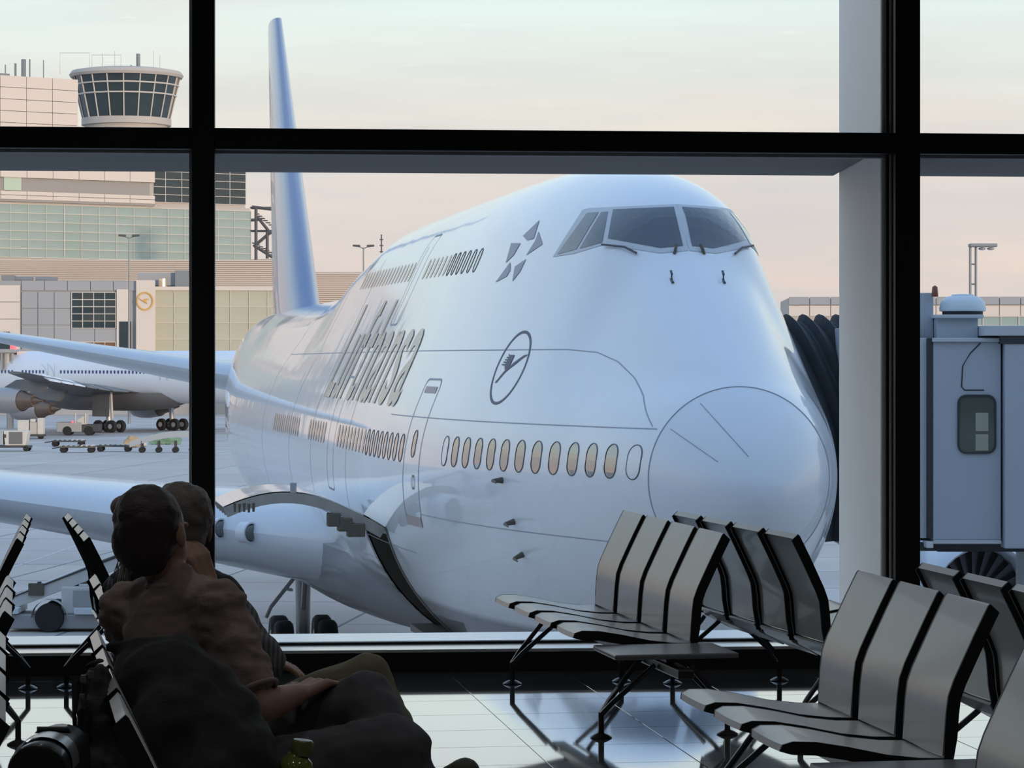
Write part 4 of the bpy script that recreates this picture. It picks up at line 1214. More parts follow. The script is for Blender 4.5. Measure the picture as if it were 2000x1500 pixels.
# ------------------------------------------------------------------ second airliner parked across the apron
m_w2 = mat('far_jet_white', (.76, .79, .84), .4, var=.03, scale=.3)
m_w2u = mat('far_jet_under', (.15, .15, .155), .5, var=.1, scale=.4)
m_eng = mat('nacelle_grey', (.36, .35, .36), .35, metal=.3)
m_exh = mat('exhaust_bronze', (.20, .15, .12), .45, metal=.6)
H2 = math.radians(35)
n2 = px(-105, HORIZON, 322); n2.z = GROUND
aft = Vector((math.cos(H2), -math.sin(H2), 0))
far_jet = thing('airliner', 'white airliner parked across the apron at the left, seen under the tailplane', 'airplane', n2, math.atan2(aft.y, aft.x))
# local x aft, local y = starboard (away from the viewer); port is towards the viewer (-y)
fw = pchip([0, .6, 2, 4, 7, 52, 60, 68, 73], [.05, 1.0, 1.9, 2.5, 2.82, 2.82, 2.3, 1.2, .3])
fzc2 = pchip([0, 4, 8, 50, 60, 68, 73], [5.2, 5.7, 5.9, 5.9, 6.5, 7.3, 7.8])
rows = [[Vector((x, fw(x) * math.cos(2 * PI * k / 32), fzc2(x) + fw(x) * math.sin(2 * PI * k / 32))) for k in range(32)] for x in list(np.linspace(0, 7, 12)) + list(np.linspace(8, 52, 16)) + list(np.linspace(53, 73, 14))]
b2 = MB().grid(rows, close=True); b2.f.append(tuple(range(32))); b2.f.append(tuple(range(len(rows) * 32 - 32, len(rows) * 32)))
b2.build('fuselage', m_w2, far_jet, smooth=60)
x_ = 8.0; k_ = 0
wme = None
def win2(x):
    z = 6.42; y = -math.sqrt(max(0, 2.82 ** 2 - (z - 5.9) ** 2)) - .015
    return MB().add([(x + p[0], y - (.0 if p[1] > 0 else -.0) , z + p[1]) for p in rrect(0, 0, .25, .40, .12, 3)], [tuple(range(16))])
m_blue = mat('far_window_blue', (.05, .07, .22), .3)
w0 = win2(0).mesh('cabin_window'); w0.materials.append(m_blue)
while x_ < 50:
    if not (13.5 < x_ < 14.8 or 18.2 < x_ < 20.4 or 35 < x_ < 36.6) and x_ < 41:
        o = link('cabin_window', w0, None, far_jet); o.location.x = x_
    x_ += .53
for xx in (19.3, 35.8):
    y = -2.84
    MB().tube([(xx - .5, y, 5.6), (xx - .5, y, 7.4)], .03, 4).tube([(xx + .5, y, 5.6), (xx + .5, y, 7.4)], .03, 4).build('door_seam', m_line, far_jet)
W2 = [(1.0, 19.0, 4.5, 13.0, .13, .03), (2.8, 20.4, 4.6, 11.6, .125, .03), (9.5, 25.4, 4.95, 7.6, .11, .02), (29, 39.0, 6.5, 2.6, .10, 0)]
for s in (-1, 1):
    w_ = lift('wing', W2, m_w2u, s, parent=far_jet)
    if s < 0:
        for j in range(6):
            f0, f1 = .12 + j * .12, .22 + j * .12
            def wp(f, c): 
                sp = 2.8 + 26 * f; xl = np.interp(sp, [2.8, 9.5, 29], [20.4, 25.4, 39.0]); ch = np.interp(sp, [2.8, 9.5, 29], [11.6, 7.6, 2.6]); z = np.interp(sp, [2.8, 9.5, 29], [4.6, 4.95, 6.5])
                return Vector((xl + ch * c, -sp, z + .05))
            MB().hexa([wp(f0, .78), wp(f1, .78), wp(f1, 1.12) - Vector((0, 0, .5)), wp(f0, 1.12) - Vector((0, 0, .5))],
                      [wp(f0, .78) + Vector((0, 0, .2)), wp(f1, .78) + Vector((0, 0, .2)), wp(f1, 1.12) - Vector((0, 0, .4)), wp(f0, 1.12) - Vector((0, 0, .4))]).build('flap', m_w2 if j > 2 else m_w2u, w_)
    lift('stabilizer', [(.6, 63.0, 7.0, 6.5, .11, 0), (9.5, 69.5, 8.4, 2.6, .10, 0)], m_w2, s, parent=far_jet)
lift('tail_fin', [(8.0, 58.5, 0, 11, .10, 0), (16.5, 67.5, 0, 4.5, .10, 0)], m_fin_p, 1, vertical=True, parent=far_jet)
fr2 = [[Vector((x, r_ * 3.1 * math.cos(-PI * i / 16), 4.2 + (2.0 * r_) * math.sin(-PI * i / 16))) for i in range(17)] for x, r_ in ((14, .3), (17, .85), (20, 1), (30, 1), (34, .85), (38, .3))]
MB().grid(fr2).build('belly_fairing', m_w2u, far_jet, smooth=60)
for s in (-1, 1):
    for (ya, xf) in ((9.4, 20.5), (19.2, 27.5)):
        zc = 2.55 if ya < 12 else 3.6
        Mx = TR(xf, ya * s, zc) @ Matrix.Rotation(PI / 2, 4, 'Y')
        e = MB().lathe([(1.0, .4), (1.05, 0), (1.2, .1), (1.35, .9), (1.36, 2.2), (1.2, 3.4), (1.1, 3.8)], 28, Mx, cap1=False).build('engine', m_eng, far_jet, smooth=50)
        MB().lathe([(1.12, 3.5), (1.0, 3.9), (.75, 4.6), (.62, 5.4)], 24, Mx, cap0=False).build('exhaust', m_exh, e, smooth=50)
        MB().lathe([(.45, 4.6), (.38, 5.6), (.08, 6.6)], 20, Mx).build('exhaust_cone', m_exh, e, smooth=50)
        MB().hexa([(xf + 1, ya * s - .2, zc + 1.2), (xf + 6.5, ya * s - .2, zc + .8), (xf + 6.5, ya * s + .2, zc + .8), (xf + 1, ya * s + .2, zc + 1.2)],
                  [(xf + 3, ya * s - .2, zc + 2.1), (xf + 8, ya * s - .2, zc + 2.4), (xf + 8, ya * s + .2, zc + 2.4), (xf + 3, ya * s + .2, zc + 2.1)]).build('pylon', m_w2u, e)
    for ax in (-.95, .95):
        for dy in (-.7, .7):
            Mx = TR(30 + ax, 5.0 * s + dy, .66) @ Matrix.Rotation(PI / 2, 4, 'X')
            MB().lathe([(.26, -.22), (.6, -.24), (.66, -.14), (.66, .14), (.6, .24), (.26, .22)], 22, Mx).build('wheel', m_tyre, far_jet, smooth=40)
            MB().lathe([(.27, -.255), (.27, .255)], 12, Mx).build('wheel_hub', m_hub, far_jet)
    MB().tube([(30, 5.0 * s, .7), (29.6, 5.0 * s, 4.6)], .28, 10).tube([(29, 5 * s, .7), (31, 5 * s, .7)], .2, 8).build('gear_strut', m_gear, far_jet)
MB().box(28.2, 30.6, -5.75, -5.65, 1.7, 4.6).build('gear_door', m_w2u, far_jet)
MB().tube([(30.9, -5.72, 4.6), (31.1, -5.72, 1.5)], .12, 6).build('gear_brace', m_mul, far_jet)
for dy in (-.4, .4):
    MB().lathe([(.2, -.15), (.5, -.15), (.5, .15), (.2, .15)], 20, TR(7, dy, .5) @ Matrix.Rotation(PI / 2, 4, 'X')).build('wheel', m_tyre, far_jet)
MB().tube([(7, 0, .5), (7, 0, 3.4)], .2, 8).build('gear_strut', m_gear, far_jet)

# its boarding bridge
fb = thing('boarding_bridge', 'small beige boarding bridge docked at the far airliner on the left edge', 'boarding bridge', (px(20, 700, 316).x, 316, GROUND))
FB = TR(-px(20, 700, 316).x, -316, -GROUND)
def fbox(name, x0, x1, y0, y1, d0, d1, m):
    a, b = px(x0, y1, 316), px(x1, y0, 316)
    return MB().box(a.x, b.x, d0, d1, a.z, b.z, FB).build(name, m, fb)
fbox('tunnel', -120, 14, 688, 722, 314, 318, m_beige2)
fbox('cab', 12, 34, 690, 722, 313, 318, m_mul)
fbox('roof', -120, 40, 682, 689, 312.5, 318.5, m_greyw)
for xx in (12, 20, 33): fbox('post', xx, xx + 2, 690, 723, 312.6, 313, m_greyw)
hd = [[FB @ px(30 + 30 * t, 690 + 6 * t * math.sin(i), 314) for i in (0,)] for t in (0, 1)]
a = [FB @ px(x, y, 313.5) for x, y in ((33, 687), (48, 686), (60, 690), (58, 705), (50, 720), (33, 722))]
MB().prism([(p.x, p.z) for p in a], 'y', a[0].y, a[0].y + 4).build('hood', m_beige, fb)
MB().lathe([(.35, 0), (.35, .5), (.1, .7)], 10, FB @ TR(px(35, 684, 316).x, 313, px(35, 684, 316).z)).build('warning_lamp', mat('beacon_red', (.8, .1, .12), .4, emit=(1, .1, .12), estr=1.5), fb)
MB().tube([FB @ px(20, 722, 316), FB @ Vector((px(20, 722, 316).x, 316, GROUND))], .4, 10).build('support', m_greyw, fb)

# ------------------------------------------------------------------ ground vehicles far out
m_cream = mat('cart_cream', (.60, .56, .50), .6, var=.1, scale=2)
m_curt = mat('cart_curtain', (.16, .155, .15), .8)
m_cartd = mat('cart_frame_dark', (.06, .06, .06), .7)
m_steelc = mat('cart_steel', (.42, .44, .46), .5, metal=.4)
def gd(y): return 7.9 * FPX / (y - HORIZON)
def wheels(par, xs, ys, r, w=.22):
    for x in xs:
        for y in ys:
            MB().lathe([(r * .45, -w / 2), (r * .95, -w / 2), (r, -w / 4), (r, w / 4), (r * .95, w / 2), (r * .45, w / 2)], 16, TR(x, y, r) @ Matrix.Rotation(PI / 2, 4, 'X')).build('wheel', m_tyre, par, smooth=40)
def vehicle(name, label, cat, x, y, rz=0.0, group=None):
    d = gd(y); p = px(x, y, d); return thing(name, label, cat, (p.x, p.y, GROUND), rz, group)
cdl = vehicle('container_dolly', 'dolly carrying a cream container with a grey curtain at the left edge of the apron', 'dolly', 35, 881)
MB().box(-2.6, 1.1, -.8, .8, .30, .48).build('frame', m_cartd, cdl)
wheels(cdl, (-2.2, .8), (-.7, .7), .24)
MB().hexa([(-.95, -.78, .5), (.75, -.78, .5), (.75, .78, .5), (-.95, .78, .5)], [(-1.1, -.78, 1.75), (1.0, -.78, 1.75), (1.0, .78, 1.75), (-1.1, .78, 1.75)]).build('container', m_cream, cdl, bevel=.03)
MB().box(-.62, .52, -.82, -.79, .62, 1.65).build('curtain', m_curt, cdl)
MB().box(-2.7, -1.15, -.75, .75, .55, 1.8).build('container', m_steelc, cdl, bevel=.03)
MB().box(-1.06, -.86, -.80, -.77, 1.15, 1.45).build('data_plate', m_cartd, cdl)
crt = vehicle('cargo_pallet', 'pile of cream cargo boxes on a low cart behind the container dolly', 'cargo', 62, 857)
MB().box(-1.5, 1.3, -.8, .8, .25, .45).build('cart_bed', m_cartd, crt); wheels(crt, (-1.1, .9), (-.6, .6), .2)
for (x, z, w_, h_, m_) in ((-1.3, .45, 1.1, 1.4, m_cream), (-.1, .45, .7, 1.2, m_beige2), (.65, .45, .55, 1.6, m_cream), (-.05, 1.66, .5, .3, m_cream)):
    MB().box(x, x + w_, -.6, .6, z, z + h_).build('cargo_box', m_, crt, bevel=.04)
tug = vehicle('aircraft_tug', 'low grey tug with an open cab and dark rear under the far airliner', 'tug', 155, 850)
MB().box(-2.2, .4, -1.0, 1.0, .35, 1.35).build('hood', m_greyw, tug, bevel=.08)
MB().box(.35, 2.2, -1.0, 1.0, .35, 1.15).build('body', m_cartd, tug, bevel=.1)
MB().hexa([(-.3, -.95, .5), (.8, -.95, .5), (.8, .95, .5), (-.3, .95, .5)], [(-.1, -.9, 1.6), (.8, -.9, 2.2), (.8, .9, 2.2), (-.1, .9, 1.6)]).build('cab', m_cream, tug, bevel=.05)
for x in (-.25, .75): MB().tube([(x, -.95, 1.2), (x, -.95, 2.3)], .07, 6).build('cab_post', m_mul, tug)
wheels(tug, (-1.1, 1.1), (-.85, .85), .48, .4)
MB().lathe([(.14, 0), (.14, .15), (.05, .2)], 10, TR(-.55, -1.0, 1.3)).build('beacon', MATS['beacon_red'], tug)
fd = None
for x, y, lab in ((135, 872, 'low flat dolly standing behind the nearest flat dolly'), (153, 884, 'nearest low flat dolly with tan rollers on the far apron'), (225, 882, 'flat dolly loaded with tan and white bundles')):
    t = vehicle('flat_dolly', lab, 'dolly', x, y, 0, 'flat dollies on the far apron')
    MB().box(-1.5, 1.4, -.75, .75, .42, .55).build('bed', m_cartd if y != 884 else m_brown, t, bevel=.02)
    for j in range(7): MB().tube([(-1.35 + j * .43, -.7, .6), (-1.35 + j * .43, .7, .6)], .07, 8).build('roller', m_mul if j > 3 else m_steelc, t)
    MB().tube([(-1.5, 0, .45), (-2.2, 0, .35)], .05, 6).build('drawbar', m_cartd, t)
    wheels(t, (-1.2, 1.1), (-.6, .6), .26)
m_tan2 = mat('bundle_tan', (.46, .32, .18), .8, var=.2, scale=4); m_grn = mat('tarp_green', (.18, .30, .20), .8, var=.2, scale=4)
for nm, lab, cat, x, y, sz, m_, zz_ in (('cargo_bundle', 'tan cargo bundle beside the curved conveyor', 'cargo', 258, 874, (.75, .6, .55), m_tan2, .6), ('cargo_bundle', 'white cargo bundle next to the tan bundle', 'cargo', 277, 872, (.5, .5, .42), m_cream, .6),
                                      ('tarpaulin', 'green tarpaulin heap behind the curved conveyor', 'tarpaulin', 322, 868, (1.5, .7, .6), m_grn, .2)):
    d = gd(y); p = px(x, y, d); mb = MB(); ellipsoid(mb, (0, 0, sz[2]), sz); ellipsoid(mb, (sz[0] * .5, 0, sz[2] * .7), (sz[0] * .6, sz[1], sz[2] * .7)); mb.box(-sz[0], sz[0], -sz[1] * .7, sz[1] * .7, 0, sz[2])
    o = voxel(nm, mb, .12, m_, None, 2, (.12, 2.0)); o.location = (p.x, p.y, GROUND); tag(o, lab, cat)
cv = vehicle('belt_conveyor', 'curved grey roller conveyor on small wheels left of the window mullion', 'conveyor', 315, 884)
rows = []
for i in range(17):
    t = i / 16; x = -2.6 + 5.6 * t; z = .45 + .85 * math.sin(min(1, t * 1.35) * PI / 2)
    rows.append([(x, -.55, z), (x, -.55, z + .5), (x, .55, z + .5), (x, .55, z)])
MB().grid(rows, close=True).build('belt_frame', m_steelc, cv)
for x in (-1.6, -.2, 1.2, 2.6): MB().tube([(x, -.5, .3), (x, -.5, 1.0)], .07, 6).tube([(x, .5, .3), (x, .5, 1.0)], .07, 6).build('leg', m_cartd, cv)
wheels(cv, (-1.6, -.2, 1.2, 2.6), (-.5, .5), .24)

# ------------------------------------------------------------------ belt loader under the near wing
bl_d = 82.0
q = px(110, 1232, bl_d)
bl = thing('belt_loader', 'pale belt loader with sloping conveyor boom and black wheels under the near wing', 'belt loader', (q.x, q.y, GROUND))
m_load = mat('loader_pale', (.58, .57, .56), .55, var=.12, scale=2)
s_ = bl_d / FPX
def lz(y): return EYE + (HORIZON - y) * s_ - GROUND
def lx(x): return (x - 110) * s_
MB().box(lx(20), lx(250), -.7, .7, lz(1224), lz(1196)).build('chassis', m_greyw, bl, bevel=.04)
MB().box(lx(12), lx(46), -.9, .7, lz(1194), lz(1182)).build('bumper_ledge', m_dome, bl, bevel=.02)
MB().box(lx(154), lx(252), -.9, .7, lz(1195), lz(1183)).build('side_ledge', m_dome, bl, bevel=.02)
MB().box(lx(126), lx(252), -.65, .65, lz(1196), lz(1142)).build('engine_box', m_load, bl, bevel=.06)
MB().box(lx(150), lx(246), -.68, -.64, lz(1180), lz(1150)).build('side_grille', m_greyw, bl)
MB().box(lx(160), lx(252), -.6, .6, lz(1142), lz(1138)).build('hood_lid', m_dome, bl, bevel=.02)
MB().hexa([(lx(14), -.45, lz(1196)), (lx(30), -.45, lz(1200)), (lx(30), .45, lz(1200)), (lx(14), .45, lz(1196))], [(lx(18), -.45, lz(1172)), (lx(36), -.45, lz(1172)), (lx(36), .45, lz(1172)), (lx(18), .45, lz(1172))]).build('boom_foot', m_brown, bl)
def boomb(x0, y0, x1, y1, t, w, nm, m_):
    a, b = Vector((lx(x0), 0, lz(y0))), Vector((lx(x1), 0, lz(y1))); d = (b - a).normalized(); n = Vector((-d.z, 0, d.x)) * t / 2; wv = Vector((0, w, 0))
    MB().hexa([a - n - wv, b - n - wv, b - n + wv, a - n + wv], [a + n - wv, b + n - wv, b + n + wv, a + n + wv]).build(nm, m_, bl, bevel=.02)
boomb(22, 1178, 330, 1062, .34, .5, 'boom', m_load)
boomb(20, 1166, 320, 1050, .07, .55, 'belt', m_cartd)
boomb(28, 1162, 190, 1098, .04, .56, 'hand_rail', m_load)
MB().box(lx(62), lx(92), -.62, -.5, lz(1160), lz(1136)).build('control_box', m_brown, bl, bevel=.02)
MB().tube([(lx(84), -.56, lz(1150)), (lx(83), -.56, lz(1133))], .06, 8).build('control_lever', m_cartd, bl)
fen = []
for i in range(13):
    a = PI * i / 12; fen.append((lx(105) - .52 * math.cos(a), .42 + .52 * math.sin(a)))
MB().grid([[(p[0], y, p[1]) for y in (-.85, -.45)] for p in fen]).build('mudguard', m_load, bl)
for x in (105, 262):
    for y in (-.7, .7):
        MB().lathe([(.18, -.14), (.40, -.15), (.42, -.08), (.42, .08), (.40, .15), (.18, .14)], 28, TR(lx(x), y, .42) @ Matrix.Rotation(PI / 2, 4, 'X')).build('wheel', m_tyre, bl, smooth=40)
        MB().lathe([(.17, -.12), (.17, .12)], 18, TR(lx(x), y, .42) @ Matrix.Rotation(PI / 2, 4, 'X')).build('wheel_hub', m_greyw, bl)
# ------------------------------------------------------------------ people on the left bench
m_skin = mat('skin', (.36, .20, .14), .55, var=.10, scale=20)
m_hair1 = mat('hair_dark', (.040, .026, .020), .55, var=.3, scale=60, bump=.4, bscale=180)
m_hair2 = mat('hair_greying', (.16, .135, .115), .55, var=.4, scale=50, bump=.4, bscale=180)
m_shirt = mat('shirt_brown', (.25, .185, .16), .85, var=.12, scale=8, bump=.25, bscale=160)
m_trou = mat('trousers_charcoal', (.075, .072, .08), .85, var=.12, scale=9, bump=.25, bscale=200)
m_olive = mat('trousers_olive', (.16, .14, .08), .85, var=.12, scale=9, bump=.25, bscale=200)
m_vest = mat('vest_black', (.025, .025, .027), .85, var=.2, scale=9)
m_shoe = mat('shoe_olive', (.05, .052, .03), .6)
m_sock = mat('sock_dark', (.02, .02, .022), .9)
def stripes_mat():
    m = bpy.data.materials.new('striped_sleeve'); m.use_nodes = True; nt = m.node_tree; p = nt.nodes['Principled BSDF']
    N, L = nt.nodes.new, nt.links.new; tc = N('ShaderNodeTexCoord'); w = N('ShaderNodeTexWave'); w.inputs['Scale'].default_value = 26; w.inputs['Distortion'].default_value = 1.2
    L(tc.outputs['Object'], w.inputs['Vector']); r = N('ShaderNodeValToRGB'); r.color_ramp.elements[0].color = (.07, .07, .075, 1); r.color_ramp.elements[1].color = (.17, .17, .18, 1)
    L(w.outputs['Fac'], r.inputs[0]); L(r.outputs[0], p.inputs['Base Color']); p.inputs['Roughness'].default_value = .85
    return m
m_stripe = stripes_mat()

def limb(mb, pts, rs):
    for (a, b, ra, rb_) in zip(pts, pts[1:], rs, rs[1:]): capsule(mb, a, ra, b, rb_)
def hand(mb, wrist, palm_dir, finger_dir, up, s=1.0, curl=.4):
    """palm and five bent fingers of unequal length rooted in the palm"""
    w = Vector(wrist); d = Vector(palm_dir).normalized(); u = Vector(up); u = (u - d * u.dot(d)).normalized(); side = d.cross(u)
    pc = w + d * .05 * s
    for k in (-1, 0, 1):
        capsule(mb, w + side * k * .016 * s, .017 * s, w + d * .085 * s + side * k * .026 * s, .014 * s)
    f0 = Vector(finger_dir).normalized()
    for i, (off, ln) in enumerate(((-.033, .070), (-.011, .082), (.011, .078), (.033, .062))):
        b = w + d * .088 * s + side * off * s
        p1 = b + (d * (1 - curl) + f0 * curl).normalized() * ln * .45 * s
        p2 = p1 + (d * (1 - curl * 1.8) + f0 * curl * 1.8).normalized() * ln * .33 * s
        p3 = p2 + (d * (1 - curl * 2.4) + f0 * curl * 2.4).normalized() * ln * .25 * s
        limb(mb, [b, p1, p2, p3], [.0095 * s, .0088 * s, .008 * s, .007 * s])
    tb_ = w + d * .025 * s - side * .034 * s
    t1 = tb_ + (d * .7 - side * .7).normalized() * .038 * s; t2 = t1 + (d * .9 - side * .15 + f0 * .3).normalized() * .03 * s
    limb(mb, [tb_, t1, t2], [.013 * s, .0105 * s, .0085 * s])
def headshape(mb, c, fwd, up, s=1.0):
    """skull, jaw, nose, brow, ears; fwd = where the face looks"""
    c = Vector(c); f = Vector(fwd).normalized(); u = Vector(up); u = (u - f * u.dot(f)).normalized(); r = f.cross(u)
    B = Matrix(((r.x, f.x, u.x, 0), (r.y, f.y, u.y, 0), (r.z, f.z, u.z, 0), (0, 0, 0, 1)))
    def P(x, y, z): return c + (r * x + f * y + u * z) * s
    ellipsoid(mb, P(0, -.008, .025), (.076 * s, .094 * s, .092 * s), B)
    ellipsoid(mb, P(0, .030, -.035), (.060 * s, .066 * s, .080 * s), B)
    ellipsoid(mb, P(0, .060, -.085), (.034 * s, .032 * s, .028 * s), B)
    capsule(mb, P(0, .092, .012), .009 * s, P(0, .112, -.028), .014 * s)
    for k in (-1, 1):
        ellipsoid(mb, P(.078 * k, -.004, -.012), (.010 * s, .020 * s, .033 * s), B)
        ellipsoid(mb, P(.030 * k, .083, .018), (.022 * s, .014 * s, .010 * s), B)
    ellipsoid(mb, P(0, .088, -.058), (.024 * s, .012 * s, .008 * s), B)
    return P, B

# ---- man in the brown T-shirt (nearer)
man = thing('person', 'person in a brown T-shirt seen from behind, legs crossed, leaning on a companion', 'person', (-.70, 7.20, .40))
MT = TR(.70, -7.20, -.40)
def W(p): return MT @ Vector(p)
PV, CH = Vector((-.74, 7.20, .53)), Vector((-.84, 7.20, .90))
NK, HD = Vector((-.872, 7.19, 1.035)), Vector((-.915, 7.185, 1.150))
LS, RS = Vector((-1.0, 7.30, .955)), Vector((-.735, 7.08, .975))
RE, RW = Vector((-.622, 6.99, .735)), Vector((-.538, 7.12, .752))
LE_, LW = Vector((-.98, 7.50, .72)), Vector((-.76, 7.56, .70))
LH, RH = Vector((-.70, 7.30, .52)), Vector((-.70, 7.10, .52))
LK, LA = Vector((-.375, 7.20, .735)), Vector((-.235, 7.02, .535))
RK, RA = Vector((-.285, 7.02, .625)), Vector((-.255, 7.04, .105))
b = MB()
limb(b, [W(PV), W((PV + CH) / 2), W(CH)], [.10, .09, .10])
limb(b, [W(LS), W(CH + Vector((0, 0, .03))), W(RS)], [.042, .06, .042])
limb(b, [W(CH), W(NK), W(HD + Vector((.01, 0, -.06)))], [.07, .056, .052])
limb(b, [W(RS), W((RS + RE) / 2), W(RE), W((RE * .6 + RW * .4)), W(RW)], [.042, .043, .039, .041, .027])
limb(b, [W(LS), W(LE_), W(LW)], [.042, .038, .027])
hand(b, W(RW), RW - RE + Vector((0, 0, .02)), (.6, .3, -.8), (0, 0, 1), 1.0, .35)
hand(b, W(LW), (1, .1, -.1), (.4, 0, -.9), (0, 0, 1), 1.0, .3)
limb(b, [W(LH), W(LK), W(LA)], [.065, .042, .036]); limb(b, [W(RH), W(RK), W(RA)], [.065, .045, .036])
headshape(b, W(HD), (.42, .90, -.05), (-.16, .05, 1), 1.06)
voxel('body', b, .0062, m_skin, man, 2)
h = MB(); Bh = Matrix.Rotation(.43, 4, 'Z')
tilt = Matrix.Rotation(-.14, 4, 'Y')
ellipsoid(h, W(HD + Vector((-.012, -.014, .034))), (.091, .104, .100), tilt)
ellipsoid(h, W(HD + Vector((-.020, -.040, -.012))), (.084, .072, .088), tilt)
ellipsoid(h, W(HD + Vector((-.010, -.050, -.055))), (.060, .042, .050), tilt)
voxel('hair', h, .008, m_hair1, man, 8, (.004, 30))
s_ = MB()
limb(s_, [W(PV + Vector((0, 0, .0))), W((PV + CH) / 2 + Vector((-.03, -.01, 0))), W(CH + Vector((-.01, -.01, 0)))], [.155, .150, .152])
limb(s_, [W(LS), W(CH + Vector((-.01, -.01, .05))), W(RS)], [.078, .105, .078])
limb(s_, [W(CH + Vector((0, 0, .03))), W(NK + Vector((0, 0, -.015)))], [.11, .072])
limb(s_, [W(RS), W(RS * .45 + RE * .55 + Vector((.0, -.0, 0))), W(RS * .30 + RE * .70)], [.076, .070, .072])
limb(s_, [W(LS), W(LS * .4 + LE_ * .6)], [.078, .07])
voxel('t_shirt', s_, .009, m_shirt, man, 4, (.014, 11, (1.0, 1.0, 2.0)))
def ring_tube(name, c, axis, r, tr, m, par):
    q = Vector(axis).normalized().to_track_quat('Z', 'Y').to_matrix().to_4x4()
    M_ = Matrix.Translation(c) @ q
    MB().tube([M_ @ Vector((r * math.cos(2 * PI * i / 28), r * math.sin(2 * PI * i / 28), 0)) for i in range(29)], tr, 8, caps=False).build(name, m, par, smooth=60)
ring_tube('collar', W(NK + Vector((.004, -.004, -.008))), (-.12, -.06, 1), .061, .010, m_shirt, man)
ring_tube('sleeve_hem', W(RS * .16 + RE * .84), RE - RS, .058, .007, m_shirt, man)
t_ = MB()
limb(t_, [W(PV + Vector((-.02, -.10, -.03))), W(PV + Vector((-.02, .10, -.03)))], [.125, .125])
limb(t_, [W(LH), W(LH * .5 + LK * .5), W(LK), W(LK * .5 + LA * .5), W(LA + Vector((-.01, .0, .02)))], [.112, .098, .080, .078, .068])
limb(t_, [W(RH), W(RH * .5 + RK * .5), W(RK), W(RK * .5 + RA * .5), W(RA)], [.112, .105, .092, .088, .075])
voxel('trousers', t_, .009, m_trou, man, 4, (.011, 9))
for A_, d_ in ((LA, Vector((.45, -.30, .35))), (RA, Vector((.85, -.1, -.06)))):
    sh = MB(); d_ = d_.normalized(); hh = A_ + Vector((0, 0, -.05)) - d_ * .03
    limb(sh, [W(hh), W(hh + d_ * .11), W(hh + d_ * .20)], [.044, .045, .040]); capsule(sh, W(A_), .042, W(hh), .044)
    voxel('shoe', sh, .008, m_shoe, man, 2)

# ---- companion on the far side
pal = thing('person', 'person with grey loose hair and olive trousers, half hidden behind the brown T-shirt', 'person', (-.78, 7.80, .40))
MT = TR(.78, -7.80, -.40)
PV, CH = Vector((-.80, 7.80, .53)), Vector((-.92, 7.76, .90))
NK, HD = Vector((-.925, 7.75, 1.03)), Vector((-.910, 7.73, 1.140))
LS, RS = Vector((-1.08, 7.88, .95)), Vector((-.80, 7.70, .95))
RE, RW = Vector((-.665, 7.66, .775)), Vector((-.82, 7.60, .985))
LE_, LW = Vector((-.95, 8.05, .75)), Vector((-.74, 8.0, .74))
LH, RH = Vector((-.78, 7.90, .53)), Vector((-.78, 7.72, .53))
LK, LA = Vector((-.36, 7.95, .56)), Vector((-.33, 7.95, .11))
RK, RA = Vector((-.402, 7.76, .725)), Vector((-.215, 7.70, .345))
b = MB()
limb(b, [W(PV), W((PV + CH) / 2), W(CH)], [.095, .085, .09])
limb(b, [W(LS), W(CH + Vector((0, 0, .03))), W(RS)], [.040, .055, .040])
limb(b, [W(CH), W(NK), W(HD + Vector((0, 0, -.06)))], [.08, .05, .048])
limb(b, [W(RS), W(RE), W(RW)], [.038, .034, .027]); limb(b, [W(LS), W(LE_), W(LW)], [.038, .034, .027])
hand(b, W(RW), (-.35, .1, .9), (-.8, .3, .1), (.5, -.6, 0), 1.0, .42)
hand(b, W(LW), (1, 0, -.1), (.4, 0, -.9), (0, 0, 1), 1.0, .3)
limb(b, [W(LH), W(LK), W(LA)], [.06, .04, .034]); limb(b, [W(RH), W(RK), W(RA)], [.06, .04, .034])
headshape(b, W(HD), (-.25, .95, -.05), (.05, 0, 1), 1.0)
voxel('body', b, .0065, m_skin, pal, 2)
h = MB()
ellipsoid(h, W(HD + Vector((.004, -.010, .030))), (.092, .098, .098))
ellipsoid(h, W(HD + Vector((-.010, -.030, -.02))), (.088, .080, .095))
ellipsoid(h, W(HD + Vector((-.075, .015, -.07))), (.062, .07, .09))
hair_o = voxel('hair', h, .008, m_hair2, pal, 6, (.006, 26))
lk = MB()
for i in range(46):                                      # loose locks fanning out on the left
    a = HD + Vector((-.085 - .03 * RND.random(), RND.uniform(-.05, .06), -.03 + .05 * RND.random()))
    e = HD + Vector((-.135 - .05 * RND.random(), RND.uniform(-.07, .08), -.125 - .035 * RND.random()))
    m_ = (a + e) / 2 + Vector((-.02 + RND.uniform(-.01, .01), 0, .012))
    lk.tube([W(a), W(m_), W(e)], [.0035, .0028, .0008], 4)
o = lk.build('loose_locks', mat('hair_pale', (.30, .27, .24), .5), pal, smooth=60); o['kind'] = 'stuff'
s_ = MB()
limb(s_, [W(PV), W((PV + CH) / 2), W(CH)], [.15, .145, .145]); limb(s_, [W(LS), W(CH + Vector((0, 0, .05))), W(RS)], [.072, .10, .072])
limb(s_, [W(CH + Vector((0, 0, .02))), W(NK + Vector((0, 0, -.02)))], [.10, .066])
voxel('vest', s_, .010, m_vest, pal, 3, (.014, 9))
for S_, E_, wz in ((RS, RE, RW), (LS, LE_, LW)):
    s_ = MB(); limb(s_, [W(S_), W(E_), W(E_ * .55 + wz * .45)], [.066, .056, .046]); voxel('sleeve', s_, .009, m_stripe, pal, 2, (.010, 12))
t_ = MB()
limb(t_, [W(PV + Vector((-.02, -.09, -.03))), W(PV + Vector((-.02, .09, -.03)))], [.12, .12])
